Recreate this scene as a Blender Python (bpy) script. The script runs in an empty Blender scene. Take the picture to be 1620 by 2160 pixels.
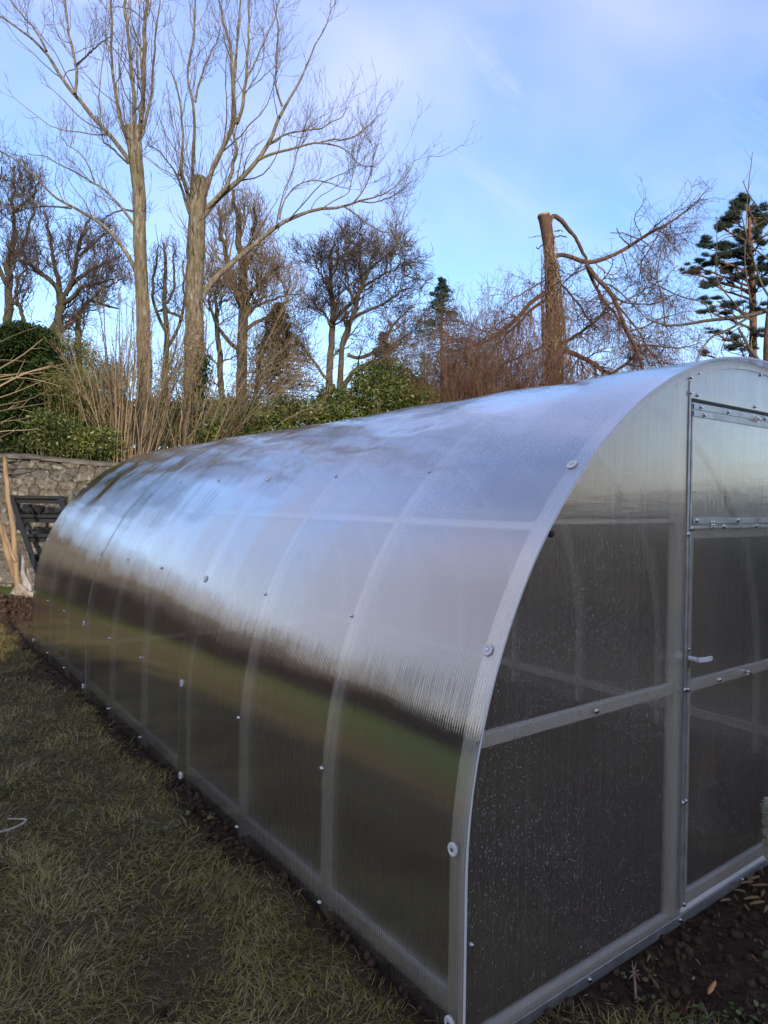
import bpy, math, random
import numpy as np
from mathutils import Vector, Matrix
rng = np.random.default_rng(11)
random.seed(4)
scene = bpy.context.scene
COL = scene.collection

# ------------------------------------------------------------------ camera frame
CAM = np.array([-1.18499, -1.32122, 1.42824])
YAW, PITCH, ROLL, FPX = 0.640598, -0.0128516, 0.0139220, 1436.667
_cy, _sy, _cp, _sp = math.cos(YAW), math.sin(YAW), math.cos(PITCH), math.sin(PITCH)
FW = np.array([_sy*_cp, _cy*_cp, _sp])
_rt = np.array([_cy, -_sy, 0.0]); _up = np.cross(_rt, FW)
RT = _rt*math.cos(ROLL)+_up*math.sin(ROLL)
UP = -_rt*math.sin(ROLL)+_up*math.cos(ROLL)

def at(px, py, d):
    """world point seen at photo coordinates (1620x2160) at depth d"""
    return CAM + d*(FW + (px-810)/FPX*RT - (py-1080)/FPX*UP)
def on_z(px, py, z):
    v = FW + (px-810)/FPX*RT - (py-1080)/FPX*UP
    return CAM + v*((z-CAM[2])/v[2])
def msize(px, d): return px*d/FPX

cam_data = bpy.data.cameras.new('camera')
cam = bpy.data.objects.new('camera', cam_data); COL.objects.link(cam)
cam_data.sensor_fit = 'VERTICAL'; cam_data.sensor_height = 36.0
cam_data.lens = FPX/2160*36.0
cam_data.clip_start = 0.05; cam_data.clip_end = 3000
cam.matrix_world = Matrix(((RT[0], UP[0], -FW[0], CAM[0]), (RT[1], UP[1], -FW[1], CAM[1]), (RT[2], UP[2], -FW[2], CAM[2]), (0, 0, 0, 1)))
scene.camera = cam

# ------------------------------------------------------------------ object helpers
def tag(o, label=None, cat=None, group=None, kind=None):
    if label: o['label'] = label
    if cat: o['category'] = cat
    if group: o['group'] = group
    if kind: o['kind'] = kind
    return o
def empty(name, loc, label, cat, group=None):
    o = bpy.data.objects.new(name, None); COL.objects.link(o); o.location = Vector(loc)
    o.empty_display_size = 0.1
    bpy.context.view_layer.update()
    return tag(o, label, cat, group)
def mesh_np(name, verts, faces, mat, parent=None, smooth=True, uv=None, attrs=None):
    """faces: int array (n,3) or (n,4) or list of such arrays"""
    if not isinstance(faces, list): faces = [faces]
    faces = [np.asarray(f, dtype=np.int32) for f in faces if len(f)]
    me = bpy.data.meshes.new(name)
    verts = np.asarray(verts, dtype=np.float64)
    off = np.zeros(3)
    if parent is not None:
        p = parent
        while p is not None: off += np.array(p.location); p = p.parent
    verts = verts - off
    me.vertices.add(len(verts)); me.vertices.foreach_set('co', verts.astype(np.float32).ravel())
    idx = np.concatenate([f.ravel() for f in faces]); tot = np.concatenate([np.full(len(f), f.shape[1], np.int32) for f in faces])
    st = np.zeros(len(tot), np.int32); st[1:] = np.cumsum(tot)[:-1]
    me.loops.add(len(idx)); me.loops.foreach_set('vertex_index', idx)
    me.polygons.add(len(tot)); me.polygons.foreach_set('loop_start', st); me.polygons.foreach_set('loop_total', tot)
    me.polygons.foreach_set('use_smooth', np.full(len(tot), smooth))
    if uv is not None:
        l = me.uv_layers.new(name='UVMap'); l.data.foreach_set('uv', np.asarray(uv, np.float32)[idx].ravel())
    if attrs:
        for k, a in attrs.items():
            if a.ndim == 1:
                t = me.attributes.new(k, 'FLOAT', 'POINT'); t.data.foreach_set('value', a.astype(np.float32))
            else:
                t = me.attributes.new(k, 'FLOAT_COLOR', 'POINT'); t.data.foreach_set('color', np.c_[a, np.ones(len(a))].astype(np.float32).ravel())
    me.update(); me.validate()
    mats = mat if isinstance(mat, list) else [mat]
    for m in mats: me.materials.append(m)
    o = bpy.data.objects.new(name, me); COL.objects.link(o)
    if parent is not None: o.parent = parent
    return o

class MB:
    """mesh collector of boxes, bars, discs and tubes"""
    def __init__(s): s.v = []; s.q = []; s.t = []; s.n = 0
    def add(s, v, q=None, t=None):
        v = np.asarray(v, float); s.v.append(v)
        if q is not None and len(q): s.q.append(np.asarray(q)+s.n)
        if t is not None and len(t): s.t.append(np.asarray(t)+s.n)
        s.n += len(v); return s
    def frame_box(s, c, ax, ay, az, hx, hy, hz):
        c = np.asarray(c, float); ax, ay, az = [np.asarray(a, float)/np.linalg.norm(a) for a in (ax, ay, az)]
        v = [c+i*hx*ax+j*hy*ay+k*hz*az for i in (-1, 1) for j in (-1, 1) for k in (-1, 1)]
        q = [(0, 1, 3, 2), (4, 6, 7, 5), (0, 4, 5, 1), (2, 3, 7, 6), (0, 2, 6, 4), (1, 5, 7, 3)]
        return s.add(v, q)
    def box(s, x0, x1, y0, y1, z0, z1):
        return s.frame_box(((x0+x1)/2, (y0+y1)/2, (z0+z1)/2), (1, 0, 0), (0, 1, 0), (0, 0, 1), (x1-x0)/2, (y1-y0)/2, (z1-z0)/2)
    def bar(s, a, b, w, h, upv=(0, 0, 1)):
        a = np.asarray(a, float); b = np.asarray(b, float); d = b-a; L = np.linalg.norm(d); d /= L
        x = np.cross(d, upv); x /= np.linalg.norm(x); y = np.cross(x, d)
        return s.frame_box((a+b)/2, d, x, y, L/2, w/2, h/2)
    def lathe(s, c, axis, prof, n=16):
        """prof: list of (radius, height along axis)"""
        c = np.asarray(c, float); axis = np.asarray(axis, float)/np.linalg.norm(axis)
        x = np.cross(axis, (0.3, 0.5, 0.81)); x /= np.linalg.norm(x); y = np.cross(axis, x)
        v = []; a = np.arange(n)*2*np.pi/n
        for r, h in prof: v += [c+axis*h+r*(math.cos(t)*x+math.sin(t)*y) for t in a]
        q = [(k*n+i, k*n+(i+1) % n, (k+1)*n+(i+1) % n, (k+1)*n+i) for k in range(len(prof)-1) for i in range(n)]
        return s.add(v, q)
    def build(s, name, mat, parent=None, smooth=False):
        return mesh_np(name, np.concatenate(s.v), [np.concatenate(a) for a in (s.q, s.t) if a], mat, parent, smooth)

def bevel(o, w, seg=2):
    m = o.modifiers.new('bevel', 'BEVEL'); m.width = w; m.segments = seg; m.limit_method = 'ANGLE'; return o

# ------------------------------------------------------------------ numpy noise
def vnoise(p, seed=0):
    """smooth value noise, p (...,3) -> 0..1"""
    p = np.asarray(p, float); i = np.floor(p).astype(np.int64); f = p-i; f = f*f*(3-2*f)
    def h(a, b, c):
        n = (a*73856093) ^ (b*19349663) ^ (c*83492791) ^ (seed*2654435761)
        n = (n ^ (n >> 13))*1274126177 & 0x7fffffff
        return ((n ^ (n >> 16)) & 0xffff)/65535.0
    x, y, z = i[..., 0], i[..., 1], i[..., 2]; fx, fy, fz = f[..., 0], f[..., 1], f[..., 2]
    r = 0
    for dx in (0, 1):
        for dy in (0, 1):
            for dz in (0, 1):
                r = r+h(x+dx, y+dy, z+dz)*(fx if dx else 1-fx)*(fy if dy else 1-fy)*(fz if dz else 1-fz)
    return r
def fbm(p, oct=4, seed=0):
    p = np.asarray(p, float); r = 0; a = 0.5; t = 0
    for k in range(oct): r = r+a*vnoise(p*2**k+k*7.3, seed+k); t += a; a *= 0.5
    return r/t
def v3(x, y, z=0): return np.stack(np.broadcast_arrays(x, y, z), -1)
def nrm(v): return v/np.maximum(np.linalg.norm(v, axis=-1, keepdims=True), 1e-9)

# ------------------------------------------------------------------ materials
class NT:
    def __init__(s, name):
        s.m = bpy.data.materials.new(name); s.m.use_nodes = True; s.t = s.m.node_tree; s.t.nodes.clear()
        s.out = s.n('ShaderNodeOutputMaterial')
    def n(s, ty, **kw):
        o = s.t.nodes.new(ty)
        for k, v in kw.items():
            if k.startswith('i_'): o.inputs[k[2:].replace('_', ' ')].default_value = v
            else: setattr(o, k, v)
        return o
    def l(s, a, b): s.t.links.new(a, b); return b
    def ramp(s, fac, stops):
        r = s.n('ShaderNodeValToRGB'); e = r.color_ramp.elements
        while len(e) < len(stops): e.new(0.5)
        for k, (p, c) in enumerate(stops): e[k].position = p; e[k].color = (*c, 1) if len(c) == 3 else c
        s.l(fac, r.inputs[0]); return r.outputs[0]
    def math(s, op, a, b=None, c=None):
        m = s.n('ShaderNodeMath', operation=op)
        for k, v in enumerate((a, b, c)):
            if v is None: continue
            if isinstance(v, (int, float)): m.inputs[k].default_value = v
            else: s.l(v, m.inputs[k])
        return m.outputs[0]
    def coord(s, which='Object', scale=(1, 1, 1)):
        c = s.n('ShaderNodeTexCoord'); m = s.n('ShaderNodeMapping'); m.inputs['Scale'].default_value = scale
        s.l(c.outputs[which], m.inputs[0]); return m.outputs[0]
    def noise(s, vec, scale, detail=4, rough=0.55):
        t = s.n('ShaderNodeTexNoise'); t.inputs['Scale'].default_value = scale; t.inputs['Detail'].default_value = detail; t.inputs['Roughness'].default_value = rough
        if vec is not None: s.l(vec, t.inputs['Vector'])
        return t.outputs['Fac']
    def bump(s, h, strength, dist):
        b = s.n('ShaderNodeBump'); b.inputs['Strength'].default_value = strength; b.inputs['Distance'].default_value = dist
        s.l(h, b.inputs['Height']); return b.outputs[0]
    def mixc(s, f, a, b):
        m = s.n('ShaderNodeMix', data_type='RGBA')
        for k, v in ((0, f), (6, a), (7, b)):
            if isinstance(v, (int, float)): m.inputs[k].default_value = v
            elif isinstance(v, tuple): m.inputs[k].default_value = (*v, 1)
            else: s.l(v, m.inputs[k])
        return m.outputs[2]
    def mixs(s, f, a, b):
        m = s.n('ShaderNodeMixShader')
        if isinstance(f, (int, float)): m.inputs[0].default_value = f
        else: s.l(f, m.inputs[0])
        s.l(a, m.inputs[1]); s.l(b, m.inputs[2]); return m.outputs[0]
    def principled(s, color, rough=0.8, metal=0.0, normal=None, spec=0.3):
        p = s.n('ShaderNodeBsdfPrincipled'); p.inputs['Metallic'].default_value = metal; p.inputs['Specular IOR Level'].default_value = spec
        for k, v in (('Base Color', color), ('Roughness', rough)):
            if isinstance(v, tuple): p.inputs[k].default_value = (*v, 1)
            elif isinstance(v, (int, float)): p.inputs[k].default_value = v
            else: s.l(v, p.inputs[k])
        if normal is not None: s.l(normal, p.inputs['Normal'])
        return p
    def done(s, sh): s.l(sh, s.out.inputs[0]); return s.m

def simple(name, c1, c2, scale=6, rough=0.85, metal=0.0, bump=0.0, bscale=30, spec=0.3, stretch=(1, 1, 1)):
    t = NT(name); co = t.coord('Object', stretch)
    f = t.noise(co, scale); c = t.ramp(f, [(0.3, c1), (0.7, c2)])
    nm = t.bump(t.noise(co, bscale, 5), 1.0, bump) if bump else None
    return t.done(t.principled(c, rough, metal, nm, spec).outputs[0])

def island(name, cols, rough=0.6, transl=0.0, spec=0.25, patch=None, pscale=1.5):
    """colour varies per leaf / blade / twig and in soft patches"""
    t = NT(name); g = t.n('ShaderNodeNewGeometry')
    f = g.outputs['Random Per Island']
    if patch:
        n = t.noise(t.coord('Object'), pscale, 3); f = t.math('ADD', t.math('MULTIPLY', f, 1-patch), t.math('MULTIPLY', t.ramp(n, [(0.3, (0, 0, 0)), (0.7, (1, 1, 1))]), patch))
    c = t.ramp(f, [(k/(len(cols)-1)*0.98, x) for k, x in enumerate(cols)])
    p = t.principled(c, rough, 0, None, spec)
    if transl:
        tr = t.n('ShaderNodeBsdfTranslucent'); t.l(c, tr.inputs[0])
        return t.done(t.mixs(transl, p.outputs[0], tr.outputs[0]))
    return t.done(p.outputs[0])

def bark(name, c1, c2, c3, vs=(9, 9, 2.2), bump=0.02, moss=None):
    t = NT(name); co = t.coord('Object', vs)
    n1 = t.noise(co, 2.2, 8, 0.7); n2 = t.noise(t.coord('Object'), 1.6, 4)
    c = t.ramp(n1, [(0.34, c1), (0.52, c2), (0.68, c3)])
    c = t.mixc(t.ramp(n2, [(0.42, (0, 0, 0)), (0.62, (0.6, 0.6, 0.6))]), c, moss or c1)
    return t.done(t.principled(c, 0.9, 0, t.bump(n1, 1.0, bump), 0.15).outputs[0])

M = {}
M['bark_pollard'] = bark('pollard_bark', (0.045, 0.037, 0.028), (0.16, 0.135, 0.10), (0.33, 0.29, 0.23), moss=(0.13, 0.115, 0.06))
M['twig_pollard'] = island('pollard_twig', [(0.07, 0.056, 0.042), (0.13, 0.10, 0.068), (0.21, 0.165, 0.11)])
M['bark_oak'] = bark('oak_bark', (0.03, 0.026, 0.02), (0.075, 0.06, 0.045), (0.13, 0.105, 0.075), moss=(0.06, 0.06, 0.035))
M['twig_oak'] = island('oak_twig', [(0.035, 0.027, 0.022), (0.065, 0.048, 0.04), (0.11, 0.083, 0.066)])
M['bark_grey'] = bark('grey_bark', (0.05, 0.045, 0.035), (0.12, 0.105, 0.08), (0.20, 0.175, 0.13))
M['twig_brown'] = island('brown_twig', [(0.10, 0.075, 0.05), (0.17, 0.128, 0.085), (0.24, 0.185, 0.12)])
M['bark_larch'] = bark('larch_bark', (0.035, 0.023, 0.018), (0.105, 0.066, 0.049), (0.19, 0.125, 0.095), moss=(0.10, 0.062, 0.045))
M['twig_larch'] = island('larch_twig', [(0.045, 0.025, 0.018), (0.095, 0.052, 0.036), (0.18, 0.10, 0.066)])
M['vine'] = island('dry_vine', [(0.16, 0.11, 0.065), (0.27, 0.20, 0.12), (0.40, 0.31, 0.20)])
M['cone'] = island('larch_cone', [(0.045, 0.024, 0.022), (0.09, 0.045, 0.035)])
M['cut_wood'] = simple('cut_wood', (0.24, 0.17, 0.10), (0.38, 0.29, 0.18), 20)
M['stem_tan'] = island('tan_stem', [(0.09, 0.068, 0.042), (0.19, 0.145, 0.088), (0.31, 0.245, 0.155)])
M['stem_red'] = island('red_stem', [(0.070, 0.038, 0.028), (0.14, 0.075, 0.052), (0.23, 0.14, 0.095)])
M['stem_olive'] = island('olive_stem', [(0.09, 0.08, 0.035), (0.16, 0.14, 0.06)])
M['leaf_laurel'] = island('laurel_leaf', [(0.016, 0.030, 0.008), (0.050, 0.080, 0.018), (0.13, 0.155, 0.035), (0.27, 0.26, 0.08)], 0.4, 0.25, 0.5, 0.4, 1.3)
M['leaf_bamboo'] = island('bamboo_leaf', [(0.04, 0.06, 0.016), (0.10, 0.12, 0.032), (0.20, 0.19, 0.062), (0.26, 0.22, 0.09)], 0.5, 0.3, 0.3, 0.3)
M['leaf_yew'] = island('cypress_spray', [(0.008, 0.017, 0.006), (0.020, 0.038, 0.010), (0.048, 0.078, 0.018)], 0.6, 0.1, 0.2, 0.35, 2)
M['leaf_ivy'] = island('ivy_leaf', [(0.010, 0.022, 0.009), (0.025, 0.045, 0.015), (0.05, 0.075, 0.022)], 0.4, 0.1, 0.5)
M['leaf_under'] = island('undergrowth_leaf', [(0.02, 0.026, 0.012), (0.045, 0.05, 0.02), (0.075, 0.07, 0.032)], 0.6, 0.15)
M['needle_pine'] = island('pine_needle', [(0.014, 0.026, 0.020), (0.030, 0.052, 0.036), (0.06, 0.09, 0.055)], 0.5, 0.1)
M['needle_fir'] = island('fir_needle', [(0.012, 0.028, 0.02), (0.028, 0.055, 0.035), (0.05, 0.085, 0.05)], 0.5, 0.1)
M['needle_dead'] = island('brown_needle', [(0.045, 0.035, 0.022), (0.085, 0.065, 0.038), (0.13, 0.10, 0.055)], 0.7, 0.1)
M['bark_pine'] = bark('pine_bark', (0.06, 0.035, 0.025), (0.17, 0.095, 0.06), (0.28, 0.165, 0.10))
M['grass'] = island('grass_blade', [(0.075, 0.062, 0.017), (0.16, 0.138, 0.032), (0.30, 0.248, 0.066), (0.54, 0.44, 0.19)], 0.55, 0.25, 0.3, 0.45, 2.2)
M['grass_dry'] = island('dry_blade', [(0.12, 0.10, 0.045), (0.25, 0.21, 0.11), (0.42, 0.36, 0.21)], 0.6, 0.2)
M['weed'] = island('weed_leaf', [(0.045, 0.060, 0.018), (0.10, 0.12, 0.038), (0.18, 0.19, 0.075)], 0.5, 0.25)
M['steel'] = simple('galvanised_steel', (0.80, 0.82, 0.82), (0.92, 0.93, 0.93), 25, 0.40, 0.15, 0.0004, 60)
M['chrome'] = simple('zinc_screw', (0.60, 0.62, 0.64), (0.75, 0.76, 0.78), 25, 0.22, 1.0)
M['rubber'] = simple('dark_rubber', (0.02, 0.02, 0.02), (0.04, 0.04, 0.04), 25, 0.6)
M['washer'] = simple('white_plastic', (0.62, 0.64, 0.66), (0.74, 0.76, 0.78), 25, 0.35)
M['lever'] = simple('handle_plastic', (0.66, 0.67, 0.68), (0.74, 0.75, 0.76), 25, 0.3)
M['black_metal'] = simple('black_paint', (0.003, 0.0035, 0.005), (0.007, 0.008, 0.011), 8, 0.55, 0.0, 0.001, 50, 0.5)
M['stake'] = simple('peeled_wood', (0.17, 0.115, 0.065), (0.36, 0.26, 0.16), 9, 0.75, 0.0, 0.008, 26, 0.2, (1, 1, 0.25))
M['grey_wood'] = simple('weathered_wood', (0.17, 0.16, 0.15), (0.40, 0.38, 0.35), 12, 0.85, 0.0, 0.003, 40, 0.2, (1, 1, 0.15))
M['pale_stone'] = simple('rough_root_wood', (0.13, 0.10, 0.075), (0.36, 0.31, 0.25), 8, 0.9, 0.0, 0.02, 20)
M['chip'] = island('wood_chip', [(0.07, 0.042, 0.022), (0.16, 0.10, 0.05), (0.34, 0.22, 0.12)], 0.7)
M['orange_chip'] = simple('orange_wood', (0.42, 0.20, 0.07), (0.62, 0.36, 0.15), 30, 0.7, 0, 0.002, 60)
M['pale_twig'] = simple('bleached_twig', (0.30, 0.25, 0.20), (0.55, 0.49, 0.42), 30, 0.7)
M['soil'] = simple('loose_soil', (0.024, 0.015, 0.010), (0.095, 0.062, 0.040), 14, 0.95, 0.0, 0.01, 60, 0.15)
M['bristle'] = island('broom_bristle', [(0.45, 0.44, 0.33), (0.68, 0.67, 0.52)], 0.5)
M['render_wall'] = simple('shade_house_render', (0.50, 0.44, 0.36), (0.60, 0.53, 0.44), 3, 0.9, 0, 0.003, 30)
M['slate'] = simple('slate_roof', (0.045, 0.047, 0.055), (0.09, 0.092, 0.10), 4, 0.6, 0, 0.006, 10)
M['pane'] = simple('window_glass', (0.02, 0.025, 0.03), (0.03, 0.035, 0.04), 2, 0.08, 0, 0, 30, 0.8)
M['white_frame'] = simple('white_frame', (0.68, 0.68, 0.66), (0.76, 0.76, 0.74), 4, 0.5)
M['leaf_beech'] = island('beech_leaf', [(0.022, 0.015, 0.012), (0.045, 0.030, 0.024), (0.07, 0.048, 0.036)], 0.7)
M['strip'] = simple('bare_steel_strip', (0.36, 0.38, 0.39), (0.60, 0.62, 0.63), 18, 0.40, 0.8, 0.0004, 50)
SKY_STRENGTH = 0.15; SKY_TINT = (0.86, 0.95, 1.14); CLOUD_COL = (3.3, 3.3, 4.9); SUN_E = 2.5; EXPOSURE = 1.05
# ------------------------------------------------------------------ sky, sun
SUN_EL = math.radians(17.0)
SUN_AZ = np.array([-0.35, -0.937])            # horizontal direction towards the sun (behind the camera, to its left)
SUN_AZ = SUN_AZ/np.linalg.norm(SUN_AZ)
world = bpy.data.worlds.new('World'); scene.world = world; world.use_nodes = True
wt = world.node_tree; wt.nodes.clear()
wo = wt.nodes.new('ShaderNodeOutputWorld'); bg = wt.nodes.new('ShaderNodeBackground'); bg.inputs[1].default_value = SKY_STRENGTH
sk = wt.nodes.new('ShaderNodeTexSky'); sk.sky_type = 'NISHITA'; sk.sun_disc = False
sk.sun_elevation = SUN_EL; sk.sun_rotation = math.atan2(SUN_AZ[0], SUN_AZ[1])
sk.altitude = 50; sk.air_density = 1.0; sk.dust_density = 1.0; sk.ozone_density = 2.2
tc = wt.nodes.new('ShaderNodeTexCoord'); sx = wt.nodes.new('ShaderNodeSeparateXYZ'); wt.links.new(tc.outputs['Generated'], sx.inputs[0])
def wm(op, a, b=None):
    m = wt.nodes.new('ShaderNodeMath'); m.operation = op
    for k, v in enumerate((a, b)):
        if v is None: continue
        if isinstance(v, (int, float)): m.inputs[k].default_value = v
        else: wt.links.new(v, m.inputs[k])
    return m.outputs[0]
zz = wm('ADD', wm('MAXIMUM', sx.outputs[2], 0.0), 0.22)
cx = wt.nodes.new('ShaderNodeCombineXYZ'); wt.links.new(wm('DIVIDE', sx.outputs[0], zz), cx.inputs[0]); wt.links.new(wm('DIVIDE', sx.outputs[1], zz), cx.inputs[1])
def wnoise(scale, sc, det, rough, dist=0.0):
    mp = wt.nodes.new('ShaderNodeMapping'); mp.inputs['Scale'].default_value = sc; mp.inputs['Rotation'].default_value = (0, 0, 0.5); wt.links.new(cx.outputs[0], mp.inputs[0])
    n = wt.nodes.new('ShaderNodeTexNoise'); n.inputs['Scale'].default_value = scale; n.inputs['Detail'].default_value = det; n.inputs['Roughness'].default_value = rough; n.inputs['Distortion'].default_value = dist
    wt.links.new(mp.outputs[0], n.inputs['Vector']); return n.outputs['Fac']
def wramp(f, stops):
    r = wt.nodes.new('ShaderNodeValToRGB'); e = r.color_ramp.elements
    while len(e) < len(stops): e.new(0.5)
    for k, (p, c) in enumerate(stops): e[k].position = p; e[k].color = (*c, 1)
    wt.links.new(f, r.inputs[0]); return r.outputs[0]
def wmix(f, a, b, mode='MIX'):
    m = wt.nodes.new('ShaderNodeMix'); m.data_type = 'RGBA'; m.blend_type = mode
    for k, v in ((0, f), (6, a), (7, b)):
        if isinstance(v, (int, float)): m.inputs[k].default_value = v
        elif isinstance(v, tuple): m.inputs[k].default_value = (*v, 1)
        else: wt.links.new(v, m.inputs[k])
    return m.outputs[2]
soft = wramp(wnoise(1.1, (1, 1, 1), 4, 0.55, 0.3), [(0.38, (0.0, 0.0, 0.0)), (0.64, (0.62, 0.62, 0.62))])
wisp = wramp(wnoise(1.6, (0.7, 2.4, 1), 7, 0.6, 0.6), [(0.48, (0.0, 0.0, 0.0)), (0.72, (0.55, 0.55, 0.55))])
hi = wramp(sx.outputs[2], [(0.0, (0.15, 0.15, 0.15)), (0.25, (0.35, 0.35, 0.35)), (0.55, (0.95, 0.95, 0.95))])
base = wmix(1.0, sk.outputs[0], SKY_TINT, 'MULTIPLY')
cl = wm('MULTIPLY', wm('MAXIMUM', soft, wisp), hi)
col = wmix(cl, base, CLOUD_COL)
bank = wm('MULTIPLY', wm('MAXIMUM', wramp(wm('MULTIPLY', sx.outputs[1], -1.0), [(0.30, (0, 0, 0)), (0.70, (0.9, 0.9, 0.9))]), wramp(wm('ADD', wm('MULTIPLY', sx.outputs[0], -0.92), wm('MULTIPLY', sx.outputs[1], 0.25)), [(0.30, (0, 0, 0)), (0.62, (1, 1, 1))])), wramp(wm('ADD', sx.outputs[2], wm('MULTIPLY', wnoise(1.3, (1, 1, 1), 5, 0.6), 0.25)), [(0.10, (0.9, 0.9, 0.9)), (0.32, (0.75, 0.75, 0.75)), (1.0, (0.5, 0.5, 0.5))]))
col = wmix(bank, col, (2.35, 2.2, 2.3))
wt.links.new(col, bg.inputs[0]); wt.links.new(bg.outputs[0], wo.inputs[0])

sun_d = bpy.data.lights.new('sun', 'SUN'); sun_d.energy = SUN_E; sun_d.angle = math.radians(0.6); sun_d.color = (1.0, 0.86, 0.70)
sun = bpy.data.objects.new('sun', sun_d); COL.objects.link(sun)
sdir = Vector((SUN_AZ[0]*math.cos(SUN_EL), SUN_AZ[1]*math.cos(SUN_EL), math.sin(SUN_EL)))
sun.rotation_euler = sdir.to_track_quat('Z', 'Y').to_euler(); sun.location = sdir*60

scene.view_settings.view_transform = 'Standard'; scene.view_settings.look = 'None'
scene.view_settings.exposure = EXPOSURE; scene.view_settings.gamma = 1.0
scene.cycles.max_bounces = 8; scene.cycles.transparent_max_bounces = 16; scene.cycles.transmission_bounces = 8
scene.cycles.glossy_bounces = 4; scene.cycles.diffuse_bounces = 3; scene.cycles.caustics_reflective = False; scene.cycles.caustics_refractive = True
scene.cycles.use_denoising = True

# ------------------------------------------------------------------ stone wall line and the ground
W0 = at(0, 955, 11.4); W1 = at(230, 975, 12.0)
WD = (W1-W0)[:2]; WD = WD/np.linalg.norm(WD); WN = np.array([-WD[1], WD[0]])      # WN points away from the camera
if WN @ FW[:2] < 0: WN = -WN
def sstep(a, b, x): t = np.clip((x-a)/(b-a), 0, 1); return t*t*(3-2*t)
def ground_z(x, y):
    x = np.asarray(x, float); y = np.asarray(y, float)
    left = 0.022-0.055*sstep(0.6, 6, y)
    front = -0.085
    k = sstep(0.10, -0.05, x)*sstep(-0.5, 0.25, y+0.25*(x < 0)) + (x < -0.6)*0
    k = np.clip(np.where(x < 0.06, sstep(-0.25, 0.15, y+0.15*np.abs(x)), 0), 0, 1)
    z = front+(left-front)*k
    far = sstep(3.0, 12.0, np.hypot(x, y))
    z = z+(fbm(v3(x*0.5, y*0.5), 3, 5)-0.5)*0.16*far
    z = z+(fbm(v3(x*2.3, y*2.3), 3, 9)-0.5)*0.035+(fbm(v3(x*9, y*9), 3, 3)-0.5)*0.022
    # dug soil heap behind the far corner of the greenhouse
    h = 0.26*np.exp(-(((x-0.05)/0.75)**2+((y-8.3)/0.75)**2))
    z = z+h*(0.8+0.5*fbm(v3(x*5, y*5), 3, 21))
    # loose soil rim beside the left wall
    z = z+0.018*np.exp(-((x+0.10)/0.10)**2)*(y > -0.1)*fbm(v3(x*12, y*6), 2, 31)
    inside = (x > 0.08)*(x < 3.2)*(y > 0.0)*(y < 6.0)
    z = np.where(inside, -0.10+(fbm(v3(x*6, y*6), 3, 8)-0.5)*0.05, z)
    # higher ground retained by the stone wall
    dn = (x-W0[0])*WN[0]+(y-W0[1])*WN[1]
    z = z+1.60*sstep(0.30, 0.40, dn)+0.10*sstep(1, 14, dn)
    return z
def soil_mask(x, y):
    n = (fbm(v3(x*3.5, y*3.5), 4, 14)-0.5)
    strip = np.where(y > -0.2, sstep(0.10, 0.0, -x+n*0.26), 0)*(x < 0.1)
    front = (y < 0.06)*sstep(-0.25, 0.25, x-0.25+n*0.9)*sstep(-1.25, -0.5, y+n*0.8)
    inside = (x > 0.03)*(x < 3.25)*(y > -0.05)*(y < 6.1)
    heap = np.exp(-(((x-0.25)/1.2)**2+((y-8.4)/1.1)**2))
    bare = sstep(0.60, 0.74, fbm(v3(x*1.9, y*1.9), 4, 44))*0.8
    dn = (x-W0[0])*WN[0]+(y-W0[1])*WN[1]
    return np.clip(np.maximum.reduce([strip, front, inside*1.0, sstep(0.35, 0.6, heap+n*0.3), bare*(dn < 0), sstep(-0.2, 0.4, dn)*0.7]), 0, 1)
def axis_coords(lo, hi, step, ext, grow):
    c = list(np.arange(lo, hi+1e-6, step)); s = step; a = hi
    while a < ext: s *= grow; a += s; c.append(a)
    s = step; a = lo
    while a > -ext: s *= grow; a -= s; c.insert(0, a)
    return np.array(c)
gx = axis_coords(-3.2, 3.4, 0.03, 900, 1.12); gy = axis_coords(-1.6, 9.5, 0.03, 900, 1.12)
X, Y = np.meshgrid(gx, gy, indexing='ij')
Z = ground_z(X, Y)
nx, ny = X.shape
ii = np.arange(nx*ny).reshape(nx, ny)
q = np.stack([ii[:-1, :-1], ii[1:, :-1], ii[1:, 1:], ii[:-1, 1:]], -1).reshape(-1, 4)
t = NT('ground')
at_ = t.n('ShaderNodeAttribute'); at_.attribute_name = 'soil'
co = t.coord('Object')
n1 = t.noise(co, 26, 6, 0.7); n2 = t.noise(co, 2.2, 4); n3 = t.noise(co, 120, 4, 0.7)
soilc = t.ramp(n1, [(0.3, (0.020, 0.013, 0.009)), (0.55, (0.058, 0.038, 0.025)), (0.75, (0.12, 0.082, 0.055))])
near = t.n('ShaderNodeVectorMath', operation='LENGTH'); t.l(co, near.inputs[0])
grn = t.mixc(n1, t.ramp(n2, [(0.35, (0.07, 0.12, 0.022)), (0.65, (0.12, 0.18, 0.035))]), t.ramp(n3, [(0.35, (0.05, 0.06, 0.018)), (0.65, (0.14, 0.15, 0.045))]))
mud = t.mixc(n1, t.ramp(n2, [(0.35, (0.066, 0.046, 0.022)), (0.65, (0.105, 0.078, 0.034))]), t.ramp(n3, [(0.35, (0.045, 0.030, 0.017)), (0.65, (0.16, 0.13, 0.07))]))
at2 = t.n('ShaderNodeAttribute'); at2.attribute_name = 'worn'
grc = t.mixc(at2.outputs['Fac'], grn, mud)
c = t.mixc(at_.outputs['Fac'], grc, soilc)
M['ground'] = t.done(t.principled(c, 0.95, 0, t.bump(t.math('ADD', n1, t.math('MULTIPLY', n3, 0.5)), 1.0, 0.02), 0.1).outputs[0])
g = mesh_np('ground', np.stack([X, Y, Z], -1).reshape(-1, 3), q, M['ground'], attrs={'soil': soil_mask(X, Y).ravel(), 'worn': (sstep(-3.4, -2.2, X+0.5*(fbm(v3(X*0.6, Y*0.6), 3, 97)-0.5))*sstep(9.5, 7.5, Y)).ravel()})
tag(g, kind='structure')

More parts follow.
